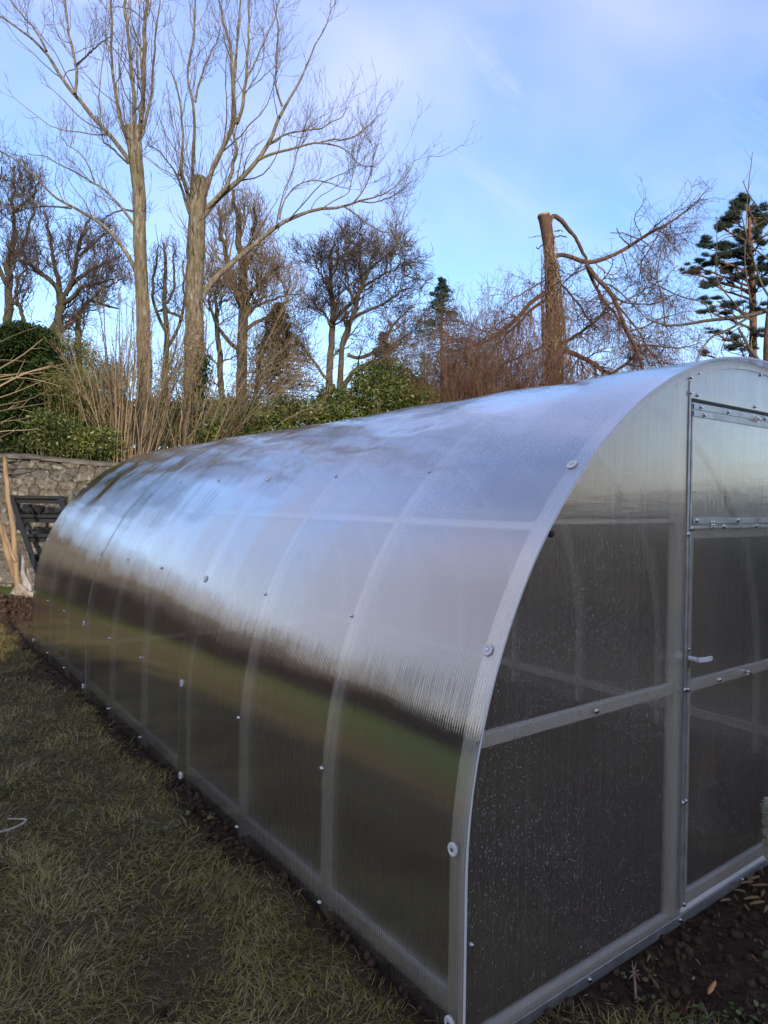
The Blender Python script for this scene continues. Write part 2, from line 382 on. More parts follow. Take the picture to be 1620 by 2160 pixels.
# ------------------------------------------------------------------ greenhouse
XC, ZC, RAD = 1.6336, 0.4239, 1.5812
LOW = ZC+0.115                      # straight length from the ground to the arch
ARC = math.pi*RAD; TOT = 2*LOW+ARC
def prof(s, off=0.0):
    """point and outward normal on the arch at arc length s, moved outwards by off"""
    s = np.asarray(s, float)
    a = np.clip((s-LOW)/RAD, 0, math.pi)
    nx_, nz_ = -np.cos(a), np.sin(a)
    z = ZC+RAD*nz_; z = np.where(s < LOW, ZC-(LOW-s), z); z = np.where(s > LOW+ARC, ZC-(s-LOW-ARC), z)
    x = XC+RAD*nx_
    return x+nx_*off, z+nz_*off, nx_, nz_
def arc_s_of_z(z):
    return LOW-(ZC-z) if z < ZC else LOW+RAD*math.asin(min(1, (z-ZC)/RAD))

def polycarb(name, gable=False):
    t = NT(name)
    uv = t.n('ShaderNodeUVMap'); uv.uv_map = 'UVMap'
    sep = t.n('ShaderNodeSeparateXYZ'); t.l(uv.outputs[0], sep.inputs[0]); u, v = sep.outputs[0], sep.outputs[1]
    rib = t.math('SINE', t.math('MULTIPLY', u, 2*math.pi/0.0095))
    def strn(su, sv, det, seed):
        c = t.n('ShaderNodeCombineXYZ'); t.l(t.math('MULTIPLY', u, su), c.inputs[0]); t.l(t.math('MULTIPLY', v, sv), c.inputs[1]); c.inputs[2].default_value = seed
        return t.noise(c.outputs[0], 1.0, det, 0.6)
    streak = strn(130, 0.55, 4, 3.0); broad = strn(17, 0.4, 3, 9.0); cross = strn(2.5, 26, 3, 5.0)
    h = t.math('ADD', t.math('MULTIPLY', rib, 0.00010), t.math('MULTIPLY', streak, 0.00028 if not gable else 0.0007))
    h = t.math('ADD', h, t.math('MULTIPLY', broad, 0.0006 if not gable else 0.0018))
    h = t.math('ADD', h, t.math('MULTIPLY', cross, 0.0002 if not gable else 0.0004))
    nm = t.bump(h, 1.0, 1.0)
    tan = t.n('ShaderNodeTangent'); tan.direction_type = 'UV_MAP'; tan.uv_map = 'UVMap'
    gl = t.n('ShaderNodeBsdfAnisotropic') if False else t.n('ShaderNodeBsdfGlossy')
    gl.inputs['Color'].default_value = (0.97, 0.96, 0.95, 1) if not gable else (0.97, 0.92, 0.85, 1); gl.inputs['Roughness'].default_value = 0.028 if not gable else 0.065
    gl.inputs['Anisotropy'].default_value = 0.7; t.l(tan.outputs[0], gl.inputs['Tangent']); t.l(nm, gl.inputs['Normal'])
    tr = t.n('ShaderNodeBsdfTransparent'); tr.inputs[0].default_value = (0.96, 0.93, 0.87, 1)
    rf = t.n('ShaderNodeBsdfRefraction'); rf.inputs['Color'].default_value = (0.96, 0.91, 0.83, 1); rf.inputs['IOR'].default_value = 1.12; rf.inputs['Roughness'].default_value = 0.65; t.l(nm, rf.inputs['Normal'])
    body = t.mixs(0.60 if not gable else 0.62, tr.outputs[0], rf.outputs[0])
    df = t.n('ShaderNodeBsdfDiffuse'); df.inputs[0].default_value = (0.78, 0.74, 0.66, 1)
    tl = t.n('ShaderNodeBsdfTranslucent'); tl.inputs[0].default_value = (0.78, 0.74, 0.66, 1)
    milk = t.mixs(0.5, df.outputs[0], tl.outputs[0])
    ribm = t.math('ADD', t.math('MULTIPLY', t.math('ADD', rib, 1.0), 0.012), t.math('MULTIPLY', t.ramp(streak, [(0.45, (0, 0, 0)), (0.75, (1, 1, 1))]), 0.06 if not gable else 0.11))
    mf = t.math('ADD', ribm, 0.03 if not gable else 0.045)
    if gable:   # dried droplets
        vo = t.n('ShaderNodeTexVoronoi'); vo.inputs['Scale'].default_value = 150; t.l(uv.outputs[0], vo.inputs['Vector'])
        r = t.n('ShaderNodeSeparateColor'); t.l(vo.outputs['Color'], r.inputs[0])
        size = t.math('MULTIPLY', t.math('POWER', r.outputs[0], 2.2), 0.50)
        dens = t.ramp(t.noise(uv.outputs[0], 2.2, 3), [(0.30, (0.55, 0.55, 0.55)), (0.60, (1, 1, 1))])
        dot = t.math('LESS_THAN', vo.outputs['Distance'], t.math('MULTIPLY', size, dens))
        mf = t.math('ADD', mf, t.math('MULTIPLY', dot, 0.75))
    body = t.mixs(mf, body, milk)
    lw = t.n('ShaderNodeLayerWeight'); lw.inputs[0].default_value = 0.5; t.l(nm, lw.inputs['Normal'])
    f = t.math('POWER', lw.outputs['Facing'], 1.15 if not gable else 1.8)
    f0 = 0.26 if not gable else 0.12
    f = t.math('ADD', t.math('MULTIPLY', f, 0.95-f0), f0)
    f = t.math('MULTIPLY', f, t.math('ADD', t.math('MULTIPLY', rib, 0.20), 0.92))
    return t.done(t.mixs(f, body, gl.outputs[0]))
M['poly_outer'] = polycarb('polycarbonate'); M['poly_gable'] = polycarb('polycarbonate_gable', True)
t = NT('polycarbonate_inner'); a_ = t.n('ShaderNodeBsdfTransparent'); a_.inputs[0].default_value = (0.95, 0.96, 0.97, 1)
b_ = t.n('ShaderNodeBsdfDiffuse'); b_.inputs[0].default_value = (0.8, 0.83, 0.87, 1)
M['poly_inner'] = t.done(t.mixs(0.06, a_.outputs[0], b_.outputs[0]))
t = NT('polycarbonate_edge'); b_ = t.principled((0.74, 0.78, 0.83), 0.35)
M['poly_edge'] = t.done(b_.outputs[0])

t = NT('polycarbonate_seam'); a_ = t.n('ShaderNodeBsdfTransparent'); b_ = t.n('ShaderNodeBsdfDiffuse'); b_.inputs[0].default_value = (0.6, 0.63, 0.68, 1)
M['poly_soft'] = t.done(t.mixs(0.30, a_.outputs[0], b_.outputs[0]))
GH = empty('greenhouse', (0, 0, -0.09), 'long arched polycarbonate greenhouse with galvanised steel hoops and a half door in its gable', 'greenhouse')
TH = 0.006
def wrinkle(s, y):
    """the sheet is not perfectly taut: gentle bulges between hoops and creases on the crown"""
    hoop = y/0.667; d = np.abs(hoop-np.round(hoop))*2
    top = np.exp(-((s-(LOW+1.75))/0.75)**2)
    b = 0.0048*(d**1.2)*(0.5+top)
    w = (fbm(v3(y*1.9, s*5.0), 3, 71)-0.5)*0.034*top*(0.4+0.6*sstep(0.4, 1.4, y))
    w2 = (fbm(v3(y*0.8+5, s*1.2), 2, 77)-0.5)*0.012
    return b+w+w2
def sheet(k):
    y0, y1 = 2.001*k-0.05, 2.001*(k+1)+(0.05 if k == 2 else 0.045)
    off0 = 0.004-(0.0025 if k == 1 else 0.0)
    ny_, ns = 84, 200
    ys = np.linspace(y0, y1, ny_); ss = np.linspace(0.0, TOT, ns)
    S, Yg = np.meshgrid(ss, ys, indexing='ij')
    w = wrinkle(S, Yg)
    ed = np.zeros_like(S)
    if k == 1: ed = -0.003*(sstep(y0+0.09, y0+0.03, Yg)+sstep(y1-0.09, y1-0.03, Yg))
    def layer(extra):
        x, z, _, _ = prof(S, off0+extra+w+ed); return np.stack([x, Yg, z], -1).reshape(-1, 3)
    vo, vi = layer(TH), layer(0.0)
    I = np.arange(ns*ny_).reshape(ns, ny_)
    # outer: winding so that normals point outwards
    qo = np.stack([I[:-1, :-1], I[:-1, 1:], I[1:, 1:], I[1:, :-1]], -1).reshape(-1, 4)
    qi = qo[:, ::-1]+ns*ny_
    rim = []
    N = ns*ny_
    for a in (I[:, 0], I[:, -1][::-1], I[0, :][::-1], I[-1, :]):
        rim.append(np.stack([a[:-1], a[1:], a[1:]+N, a[:-1]+N], -1))
    rim = np.concatenate(rim)+2*N
    uv = np.stack([np.tile(Yg.ravel(), 4), np.tile(S.ravel(), 4)], -1)
    o = mesh_np('roof_sheet', np.concatenate([vo, vi, vo, vi]), [qo, qi, rim], [M['poly_outer'], M['poly_inner'], M['poly_edge'] if k == 0 else M['poly_soft']], GH, True, uv)
    mi = np.concatenate([np.zeros(len(qo)), np.ones(len(qi)), np.full(len(rim), 2)]).astype(np.int32)
    o.data.polygons.foreach_set('material_index', mi)
    sm = np.concatenate([np.ones(len(qo)), np.ones(len(qi)), np.zeros(len(rim))]).astype(bool)
    o.data.polygons.foreach_set('use_smooth', sm)
    return o
for k in range(3): sheet(k)

def hoop(y, w=0.025, dpt=0.03, nseg=90):
    ss = np.linspace(0.03, TOT-0.03, nseg)
    rows = []
    for off, yy in ((-0.001, y-w/2), (-0.001, y+w/2), (-0.001-dpt, y+w/2), (-0.001-dpt, y-w/2)):
        x, z, _, _ = prof(ss, off); rows.append(np.stack([x, np.full_like(x, yy), z], -1))
    V = np.stack(rows, 1); I = np.arange(nseg*4).reshape(nseg, 4)
    qs = [np.stack([I[:-1, j], I[:-1, (j+1) % 4], I[1:, (j+1) % 4], I[1:, j]], -1) for j in range(4)]
    return mesh_np('hoop', V.reshape(-1, 3), np.concatenate(qs+[I[:1, ::-1], I[-1:]]), M['steel'], GH, False)
SP = 0.667
for i in range(10):
    h_ = hoop(i*SP if i else 0.004, 0.040 if i in (0, 3, 6, 9) else 0.028, 0.03)
# purlins and base rails inside the hoops
def purlin(z, side=1):
    s = arc_s_of_z(z); s = s if side > 0 else TOT-s
    x, zz_, nx_, nz_ = prof(s, -0.019)
    mb = MB(); mb.frame_box((float(x), 3.0, float(zz_)), (0, 1, 0), (float(nx_), 0, float(nz_)), (float(-nz_), 0, float(nx_)), 3.0, 0.012, 0.014)
    mb.build('purlin', M['steel'], GH)
for z_, sd in ((1.372, 1), (1.372, -1), (ZC+RAD-0.002, 1)): purlin(z_, sd)
for xx in (0.078, 2*XC-0.078):
    MB().box(xx-0.012, xx+0.012, 0.03, 5.99, 0.040, 0.092).build('base_rail', M['steel'], GH)
bevel(MB().box(0.10, 2*XC-0.10, -0.002, 0.026, -0.072, -0.030).build('gable_sill', M['steel'], GH), 0.002)
MB().box(0.10, 2*XC-0.10, 5.975, 6.0, -0.072, -0.030).build('gable_sill', M['steel'], GH)
MB().box(0.075, 2*XC-0.075, -0.0150, -0.0130, -0.082, -0.048).box(0.075, 2*XC-0.075, -0.0130, -0.004, -0.082, -0.074).build('sill_strip', M['strip'], GH)

def arch_x(z, off=-0.012):
    """left x of the arch at height z"""
    return XC-(RAD+off) if z <= ZC else XC-math.sqrt(max(0, (RAD+off)**2-(z-ZC)**2))
def arch_z(x, off=-0.012): return ZC+math.sqrt(max(0, (RAD+off)**2-(x-XC)**2))
def panel(name, x0, x1, z0, z1, parent, y=-0.0125, mirror=False, arch=True, n=60):
    """gable panel between x0..x1, clipped by the arch; built as vertical columns so the ribs run upright"""
    xs = np.linspace(x0, x1, n); cols = []
    rows_ = 40
    V = []
    for x in xs:
        zt = min(z1, arch_z(x)) if arch else z1
        zb = z0
        V.append(np.stack([np.full(rows_, x), np.zeros(rows_), zb+(zt-zb)*np.linspace(0, 1, rows_)], -1))
    V = np.array(V); b = (fbm(v3(V[..., 0]*1.7, V[..., 2]*1.4), 2, 55)-0.5)*0.005
    e = np.minimum(1, np.minimum(V[..., 0]-x0, x1-V[..., 0])/0.15)*np.minimum(1, (V[..., 2]-z0)/0.15); b = b*np.clip(e, 0, 1)
    Vo = V.copy(); Vo[..., 1] = y+b; Vi = V.copy(); Vi[..., 1] = y+TH+b
    I = np.arange(n*rows_).reshape(n, rows_); N = n*rows_
    qo = np.stack([I[:-1, :-1], I[1:, :-1], I[1:, 1:], I[:-1, 1:]], -1).reshape(-1, 4); qi = qo[:, ::-1]+N
    rim = np.concatenate([np.stack([a[:-1], a[1:], a[1:]+N, a[:-1]+N], -1) for a in (I[:, 0][::-1], I[:, -1], I[0], I[-1][::-1])])
    rim = rim+2*N
    uv = np.stack([np.tile(V[..., 0].ravel(), 4), np.tile(V[..., 2].ravel(), 4)], -1)
    o = mesh_np(name, np.concatenate([Vo.reshape(-1, 3), Vi.reshape(-1, 3)]*2), [qo, qi, rim], [M['poly_gable'], M['poly_inner'], M['poly_edge']], parent, True, uv)
    o.data.polygons.foreach_set('material_index', np.concatenate([np.zeros(len(qo)), np.ones(len(qi)), np.full(len(rim), 2)]).astype(np.int32))
    return o
xl = XC-RAD+0.014
panel('gable_panel', xl, 1.153, -0.066, 3, GH)
panel('gable_panel', 1.157, 2*XC-1.157, 1.822, 3, GH)
panel('gable_panel', 2*XC-1.153, 2*XC-xl, -0.066, 3, GH)
panel('gable_panel', xl, 2*XC-xl, -0.066, 3, GH, y=6.012)
MB().box(1.092, 1.152, -0.003, 0.028, -0.028, 1.885).build('door_post', M['steel'], GH)
MB().box(2*XC-1.152, 2*XC-1.092, -0.003, 0.028, -0.028, 1.885).build('door_post', M['steel'], GH)
for xp in (1.13, 2*XC-1.13): MB().box(xp-0.02, xp+0.02, 5.98, 6.005, -0.028, 1.9).build('gable_post', M['steel'], GH)
bevel(MB().box(0.108, 1.090, -0.003, 0.022, 0.762, 0.800).build('gable_crossbar', M['steel'], GH), 0.002)
bevel(MB().box(2*XC-1.09, 2*XC-0.108, -0.003, 0.022, 0.762, 0.800).build('gable_crossbar', M['steel'], GH), 0.002)
MB().box(0.38, 1.090, 0.018, 0.034, 1.372, 1.385).build('gable_tie', M['steel'], GH)
MB().box(1.153, 2*XC-1.153, -0.003, 0.022, 1.824, 1.846).build('door_head', M['steel'], GH)
# small rubber-like cap where the tie meets the hoop
MB().lathe((0.400, -0.018, 1.345), (0, 1, 0), [(0.0001, -0.004), (0.009, -0.003), (0.010, 0.004), (0.0001, 0.005)]).build('tube_cap', M['rubber'], GH)

# door leaf: lower door and hinged upper window
DX0, DX1 = 1.160, 2*XC-1.160
door = MB(); door.box(DX0, DX0+0.046, -0.003, 0.020, -0.022, 1.343); door.box(DX1-0.046, DX1, -0.003, 0.020, -0.022, 1.343)
door.box(DX0+0.046, DX1-0.046, -0.003, 0.020, -0.022, 0.012); door.box(DX0+0.046, DX1-0.046, -0.003, 0.020, 0.754, 0.790)
door.box(DX0+0.046, DX1-0.046, -0.003, 0.020, 1.315, 1.343)
door_o = door.build('door', M['steel'], GH)
panel('door_panel', DX0+0.001, DX1-0.001, -0.02, 1.3635, door_o, arch=False, n=36)
win = MB(); win.box(DX0, DX0+0.046, -0.003, 0.020, 1.372, 1.812); win.box(DX1-0.046, DX1, -0.003, 0.020, 1.372, 1.812)
win.box(DX0+0.046, DX1-0.046, -0.003, 0.020, 1.372, 1.392); win.box(DX0+0.046, DX1-0.046, -0.003, 0.020, 1.762, 1.812)
win_o = win.build('door_window', M['steel'], GH)
panel('window_panel', DX0+0.001, DX1-0.001, 1.3675, 1.805, win_o, arch=False, n=36)
# flat steel strips screwed on the outside round the window
MB().box(DX0+0.004, DX1-0.004, -0.0165, -0.0140, 1.352, 1.3625).box(DX0+0.022, DX1-0.004, -0.0165, -0.0140, 1.3705, 1.392).build('hinge_strip', M['strip'], win_o)
MB().box(1.160, DX1-0.004, -0.0165, -0.0140, 1.758, 1.776).box(1.160, DX1-0.004, -0.0165, -0.0140, 1.783, 1.806).build('head_strip', M['strip'], win_o)
MB().box(1.160, DX1-0.004, -0.0150, -0.0105, 1.810, 1.8175).build('head_gap_dark', M['rubber'], win_o)  # dark strip standing in for the shade in the gap above the window
MB().box(1.1615, 1.172, -0.0165, -0.0140, -0.02, 1.350).build('edge_strip', M['strip'], door_o)
MB().box(1.1615, 1.172, -0.0165, -0.0140, 1.372, 1.80).build('edge_strip', M['strip'], win_o)
MB().box(1.142, 1.1525, -0.0165, -0.0140, -0.02, 1.88).build('post_strip', M['strip'], GH)
# lever handle with its back plate
hb = MB().box(1.1575, 1.1750, -0.020, -0.0170, 0.848, 0.920).build('door_handle', M['chrome'], door_o); bevel(hb, 0.0015)
lv = MB(); lv.lathe((1.170, -0.019, 0.884), (0, -1, 0), [(0.009, 0), (0.009, 0.026), (0.0001, 0.027)], 14)
for k in range(10):
    a0, a1 = k/10, (k+1)/10
    p0 = np.array([1.170+0.092*a0, -0.052-0.006*math.sin(a0*3), 0.884-0.004*a0]); p1 = np.array([1.170+0.092*a1, -0.052-0.006*math.sin(a1*3), 0.884-0.004*a1])
    lv.bar(p0, p1, 0.007, 0.016 if k < 9 else 0.014)
lo = lv.build('lever', M['lever'], hb)
li = MB(); li.lathe((1.150, 0.028, 0.884), (0, 1, 0), [(0.008, 0), (0.008, 0.02), (0.0001, 0.021)], 12); li.bar((1.150, 0.052, 0.884), (1.072, 0.056, 0.888), 0.007, 0.016)
li.build('inner_lever', M['lever'], door_o)
la = MB(); la.lathe((1.615, -0.014, 0.774), (0, -1, 0), [(0.006, 0), (0.006, 0.014), (0.0001, 0.015)], 12); la.bar((1.598, -0.026, 0.770), (1.632, -0.026, 0.762), 0.004, 0.007)
la.build('latch', M['chrome'], door_o)
for hx_, hz_ in ((1.308, 1.3655), (1.95, 1.3655)):
    hg = MB().box(hx_-0.014, hx_+0.014, -0.021, -0.0170, hz_-0.013, hz_+0.013).lathe((hx_-0.015, -0.022, hz_), (1, 0, 0), [(0.0001, 0), (0.0035, 0), (0.0035, 0.03), (0.0001, 0.03)], 10)
    for a in (-1, 1):
        for b in (-1, 1): hg.lathe((hx_+a*0.009, -0.021, hz_+b*0.009), (0, -1, 0), [(0.005, 0), (0.0045, 0.003), (0.0001, 0.004)], 8)
    hg.build('hinge', M['chrome'], win_o)
MB().box(1.630, 1.646, -0.028, -0.0170, 1.776, 1.796).lathe((1.638, -0.028, 1.786), (0, -1, 0), [(0.007, 0), (0.006, 0.006), (0.0001, 0.007)], 12).build('window_catch', M['chrome'], win_o)

# screws and thermal washers: one mesh each, shared by every copy
def proto(mb, name, mat):
    o = mb.build(name, mat); me = o.data; bpy.data.objects.remove(o); return me
bolt_me = proto(MB().lathe((0, 0, 0), (0, 0, 1), [(0.0001, 0), (0.0095, 0), (0.0095, 0.0012), (0.0068, 0.0014), (0.0066, 0.0045), (0.0045, 0.0062), (0.0001, 0.0066)], 10), 'screw', M['chrome'])
disc_me = proto(MB().lathe((0, 0, 0), (0, 0, 1), [(0.0001, 0.001), (0.0180, 0.0005), (0.0180, 0.0035), (0.0162, 0.0052), (0.0105, 0.0052), (0.0095, 0.0040), (0.0001, 0.0040)], 28), 'washer', M['washer'])
for p in disc_me.polygons: p.use_smooth = False
cap_me = proto(MB().lathe((0, 0, 0.004), (0, 0, 1), [(0.0001, 0), (0.0052, 0), (0.005, 0.0025), (0.0001, 0.0035)], 10), 'washer_screw', M['chrome'])
def inst(name, me, loc, nrm_, parent, world_loc=True):
    o = bpy.data.objects.new(name, me); COL.objects.link(o); o.parent = parent
    off = Vector((0, 0, 0)); p = parent
    if world_loc:
        while p is not None: off += p.location; p = p.parent
    o.location = Vector(loc)-off; o.rotation_euler = Vector(nrm_).to_track_quat('Z', 'Y').to_euler(); return o
ROWS = [arc_s_of_z(0.05), arc_s_of_z(0.513), None, None]
def s_from_xz(x, z): return LOW+RAD*math.atan2(z-ZC, XC-x)
ROWS[2] = s_from_xz(0.163, 1.029); ROWS[3] = s_from_xz(0.512, 1.552)
for i in range(10):
    for s in ROWS:
        y = i*SP; ex = 0.004+TH
        x, z, nx_, nz_ = prof(s, ex+float(wrinkle(np.array(s), np.array(y))))
        loc = (float(x), y, float(z)); nn = (float(nx_), 0, float(nz_))
        if i in (0, 3, 6, 9):
            d = inst('washer', disc_me, loc, nn, GH)
            c = bpy.data.objects.new('screw', cap_me); COL.objects.link(c); c.parent = d
        else: inst('screw', bolt_me, loc, nn, GH)
yb = -0.0130
for x, z, pr, yy in [(1.207, 1.917, GH, 0), (1.147, 1.893, GH, -.004), (1.147, 1.838, GH, -.004), (1.20, 1.836, GH, 0), (1.638, 1.836, GH, 0), (1.168, 1.352, door_o, -.004), (1.147, 1.332, GH, -.004), (1.147, 0.364, GH, -.004), (1.167, 0.366, door_o, -.004), (1.169, -0.012, door_o, -.004),
                 (1.147, -0.062, GH, -.003), (0.622, -0.064, GH, -.003), (1.605, -0.062, GH, -.003), (0.636, 0.783, GH, 0), (1.147, 0.773, GH, -.004), (1.167, 0.770, door_o, -.004), (1.678, 1.968, GH, 0), (0.112, 0.792, GH, 0), (0.105, 0.24, GH, 0), (1.40, 0.772, door_o, 0),
                 (1.204, 1.381, win_o, -.004), (1.51, 1.381, win_o, -.004), (1.80, 1.381, win_o, -.004), (1.40, 1.358, door_o, -.004), (1.66, 1.358, door_o, -.004), (1.22, 1.794, win_o, -.004), (1.42, 1.794, win_o, -.004), (1.245, 1.767, win_o, -.004), (1.72, 1.794, win_o, -.004)]:
    inst('screw', bolt_me, (x, yb+yy, z), (0, -1, 0), pr)
# ------------------------------------------------------------------ stone wall
def w_pt(u, dn, z): return np.stack(np.broadcast_arrays(W0[0]+WD[0]*u+WN[0]*dn, W0[1]+WD[1]*u+WN[1]*dn, z), -1)
def drop(u): return 0.085*sstep(0.2, 1.8, u)+0.12*sstep(1.8, 6, u)
def stone_wall():
    U0, U1, H0, H1 = -17.0, 7.5, -0.15, float(W0[2])-0.06
    # irregular courses -> jittered Voronoi sites
    sites = []
    z = H0; k = 0
    rs = np.random.default_rng(5)
    while z < H1:
        h = rs.uniform(0.08, 0.25); u = U0-rs.uniform(0, .3)
        while u < U1:
            w = rs.uniform(0.13, 0.52); sites.append((u+w/2, z+h/2+rs.uniform(-.03, .03), rs.random())); u += w
        z += h
    sites = np.array(sites)
    nu, nz = 620, 120
    us = np.concatenate([np.linspace(U0, -0.2, 160, endpoint=False), np.linspace(-0.2, 2.6, 360, endpoint=False), np.linspace(2.6, U1, 100)]); zs = np.linspace(H0, H1, nz)
    Ug, Zg = np.meshgrid(us, zs, indexing='ij')
    wu = Ug+(fbm(v3(Ug*3, Zg*3), 4, 1)-0.5)*0.24; wz = Zg+(fbm(v3(Ug*3, Zg*3, 5), 4, 2)-0.5)*0.17
    f1 = np.full(Ug.shape, 9.); f2 = np.full(Ug.shape, 9.); idx = np.zeros(Ug.shape, int)
    for k, (su, sz, _) in enumerate(sites):
        m = (np.abs(us-su) < 0.75)
        if not m.any(): continue
        a, b = np.argmax(m), len(m)-np.argmax(m[::-1])
        du, dz_ = np.abs(wu[a:b]-su)*0.60, np.abs(wz[a:b]-sz); d = 0.45*np.hypot(du, dz_)+0.62*np.maximum(du, dz_)
        F1, F2, ID = f1[a:b], f2[a:b], idx[a:b]
        c = d < F1; F2[c] = F1[c]; F1[c] = d[c]; ID[c] = k
        c2 = (~c) & (d < F2); F2[c2] = d[c2]
    e = f2-f1; rnd = sites[idx, 2]
    prot = sstep(0.0, 0.016, e)*(0.03+0.06*rnd)+(fbm(v3(Ug*9, Zg*9), 4, 3)-0.5)*0.075+(vnoise(v3(Ug*2.2, Zg*2.2), 6)-.5)*0.05
    P = w_pt(Ug, -prot, Zg-drop(Ug)*(Zg-H0)/(H1-H0))
    tone = 0.75+0.5*rnd; warm = sites[(idx*7+3) % len(sites), 2]
    base = 0.55*np.stack([0.20+0.06*warm, 0.185+0.035*warm, 0.17-0.0*warm], -1)*(tone**1.4)[..., None]
    lich = sstep(0.60, 0.70, fbm(v3(Ug*14, Zg*14), 3, 17))[..., None]
    base = base*(1-lich)+np.array([0.38, 0.37, 0.33])*lich
    mor = (1-sstep(0.0, 0.010, e))[..., None]; base = base*(1-mor)+np.array([0.085, 0.075, 0.06])*mor
    I = np.arange(nu*nz).reshape(nu, nz)
    q = np.stack([I[:-1, :-1], I[1:, :-1], I[1:, 1:], I[:-1, 1:]], -1).reshape(-1, 4)
    t = NT('field_stone'); a = t.n('ShaderNodeAttribute'); a.attribute_name = 'tone'
    n1 = t.noise(t.coord('Object'), 22, 8, 0.75); n2 = t.noise(t.coord('Object'), 5, 5, 0.7)
    c = t.mixc(0.55, a.outputs['Color'], t.ramp(n1, [(0.32, (0.03, 0.026, 0.023)), (0.5, (0.11, 0.10, 0.09)), (0.70, (0.34, 0.32, 0.29))]))
    c = t.mixc(t.ramp(n2, [(0.5, (0, 0, 0)), (0.68, (0.55, 0.55, 0.55))]), c, (0.07, 0.075, 0.04))
    m = t.done(t.principled(c, 0.92, 0, t.bump(n1, 1.0, 0.03), 0.15).outputs[0])
    W = empty('stone_wall', w_pt(2.0, 0.25, 0.0).tolist(), 'old grey rubble stone wall with a cement capping behind the greenhouse', 'stone wall')
    # back and ends
    mb = MB(); c0 = w_pt((U0+U1)/2, 0.20, (H0+H1)/2-0.12); mb.frame_box(c0, (*WD, 0), (*WN, 0), (0, 0, 1), (U1-U0)/2, 0.19, (H1-H0)/2-.13)
    v = np.concatenate([P.reshape(-1, 3), np.concatenate(mb.v)])
    qq = np.concatenate([q, np.concatenate(mb.q)+nu*nz])
    cols = np.concatenate([base.reshape(-1, 3), np.full((8, 3), 0.15)])
    mesh_np('stonework', v, qq, m, W, True, attrs={'tone': cols})
    # rounded, uneven cement coping
    un = np.linspace(U0, U1, 500); ang = np.linspace(-0.15, math.pi+0.15, 14)
    Uc, A = np.meshgrid(un, ang, indexing='ij')
    r = 0.26+(fbm(v3(Uc*2.5, A*2), 3, 33)-.5)*0.05
    P = w_pt(Uc, 0.16-np.cos(A)*r, H1-drop(Uc)-0.02+np.sin(A)*(0.085+(fbm(v3(Uc*3, A), 3, 34)-.5)*0.04))
    I = np.arange(P.shape[0]*P.shape[1]).reshape(P.shape[:2])
    q = np.stack([I[:-1, :-1], I[1:, :-1], I[1:, 1:], I[:-1, 1:]], -1).reshape(-1, 4)
    mc = simple('mossy_cement', (0.055, 0.05, 0.042), (0.15, 0.14, 0.12), 5, 0.95, 0, 0.02, 22)
    mesh_np('coping', P.reshape(-1, 3), q, mc, W)
    return H1
WALL_TOP = stone_wall()

# ------------------------------------------------------------------ black open steps against the wall
def steps():
    T = at(24, 1046, 10.85); wr = RT[:2]*1.0; wr = np.array([RT[0], RT[1], 0])/np.linalg.norm(RT[:2]); wid = 0.77
    Bp = at(98, 1290, 10.0); Bp[2] = -0.02
    R_ = empty('open_steps', (float(Bp[0]), float(Bp[1]), 0), 'black metal open tread steps leaning on the stone wall', 'steps')
    d = Bp-T
    fwd = np.cross(wr, (0, 0, 1)); fwd = fwd if fwd @ FW < 0 else -fwd      # towards the camera
    d = d
    for k in (0, 1):
        o = wr*wid*k
        mb = MB(); mb.bar(T+o+fwd*0.02, Bp+o, 0.035, 0.075, upv=wr); bevel(mb.build('stringer', M['black_metal'], R_), 0.004)
        p = MB(); p.bar(T+o-fwd*0.20+np.array([0, 0, .0]), np.array([*(T+o-fwd*0.20)[:2], T[2]-0.55]), 0.035, 0.05, upv=wr); p.build('rear_leg', M['black_metal'], R_)
    n = 5
    for k in range(n):
        t_ = k/n; p = T+d*t_+np.array([0, 0, -0.01])
        c = p+wr*wid/2-fwd*0.10
        mb = MB(); mb.frame_box(c, wr, fwd, (0, 0, 1), wid/2-0.019, 0.115, 0.014)
        mb.frame_box(p+wr*wid/2+fwd*0.012-np.array([0, 0, 0.004]), wr, fwd, (0, 0, 1), wid/2-0.019, 0.008, 0.024)
        mb.frame_box(p+wr*wid/2-fwd*0.05-np.array([0, 0, 0.068]), wr, fwd, (0, 0, 1), wid/2-0.020, 0.006, 0.040)
        mb.build('tread', M['black_metal'], R_)
steps()

# ------------------------------------------------------------------ tube builder (shared with the trees)
def tubes(P, R, sides):
    """P (n,K,3), R (n,K) -> verts, quads"""
    n, K, _ = P.shape
    T = np.gradient(P, axis=1); T = nrm(T)
    ref = nrm(np.cross(T[:, 0], rng.normal(size=(n, 3)))); ref = ref[:, None, :].repeat(K, 1)
    A = nrm(ref-(ref*T).sum(-1, keepdims=True)*T); B = np.cross(T, A)
    a = np.arange(sides)*2*np.pi/sides
    V = P[:, :, None, :]+R[:, :, None, None]*(np.cos(a)[None, None, :, None]*A[:, :, None, :]+np.sin(a)[None, None, :, None]*B[:, :, None, :])
    I = np.arange(n*K*sides).reshape(n, K, sides); J = np.roll(I, -1, axis=2)
    q = np.stack([I[:, :-1], J[:, :-1], J[:, 1:], I[:, 1:]], -1).reshape(-1, 4)
    return V.reshape(-1, 3), q
def resample(pts, K):
    pts = np.asarray(pts, float); d = np.r_[0, np.cumsum(np.linalg.norm(np.diff(pts[:, :3], axis=0), axis=1))]
    # Catmull-Rom like smoothing through linear resample then relaxation
    t = np.linspace(0, d[-1], K); o = np.stack([np.interp(t, d, pts[:, k]) for k in range(pts.shape[1])], -1)
    for _ in range(2): o[1:-1] = 0.25*o[:-2]+0.5*o[1:-1]+0.25*o[2:]
    return o
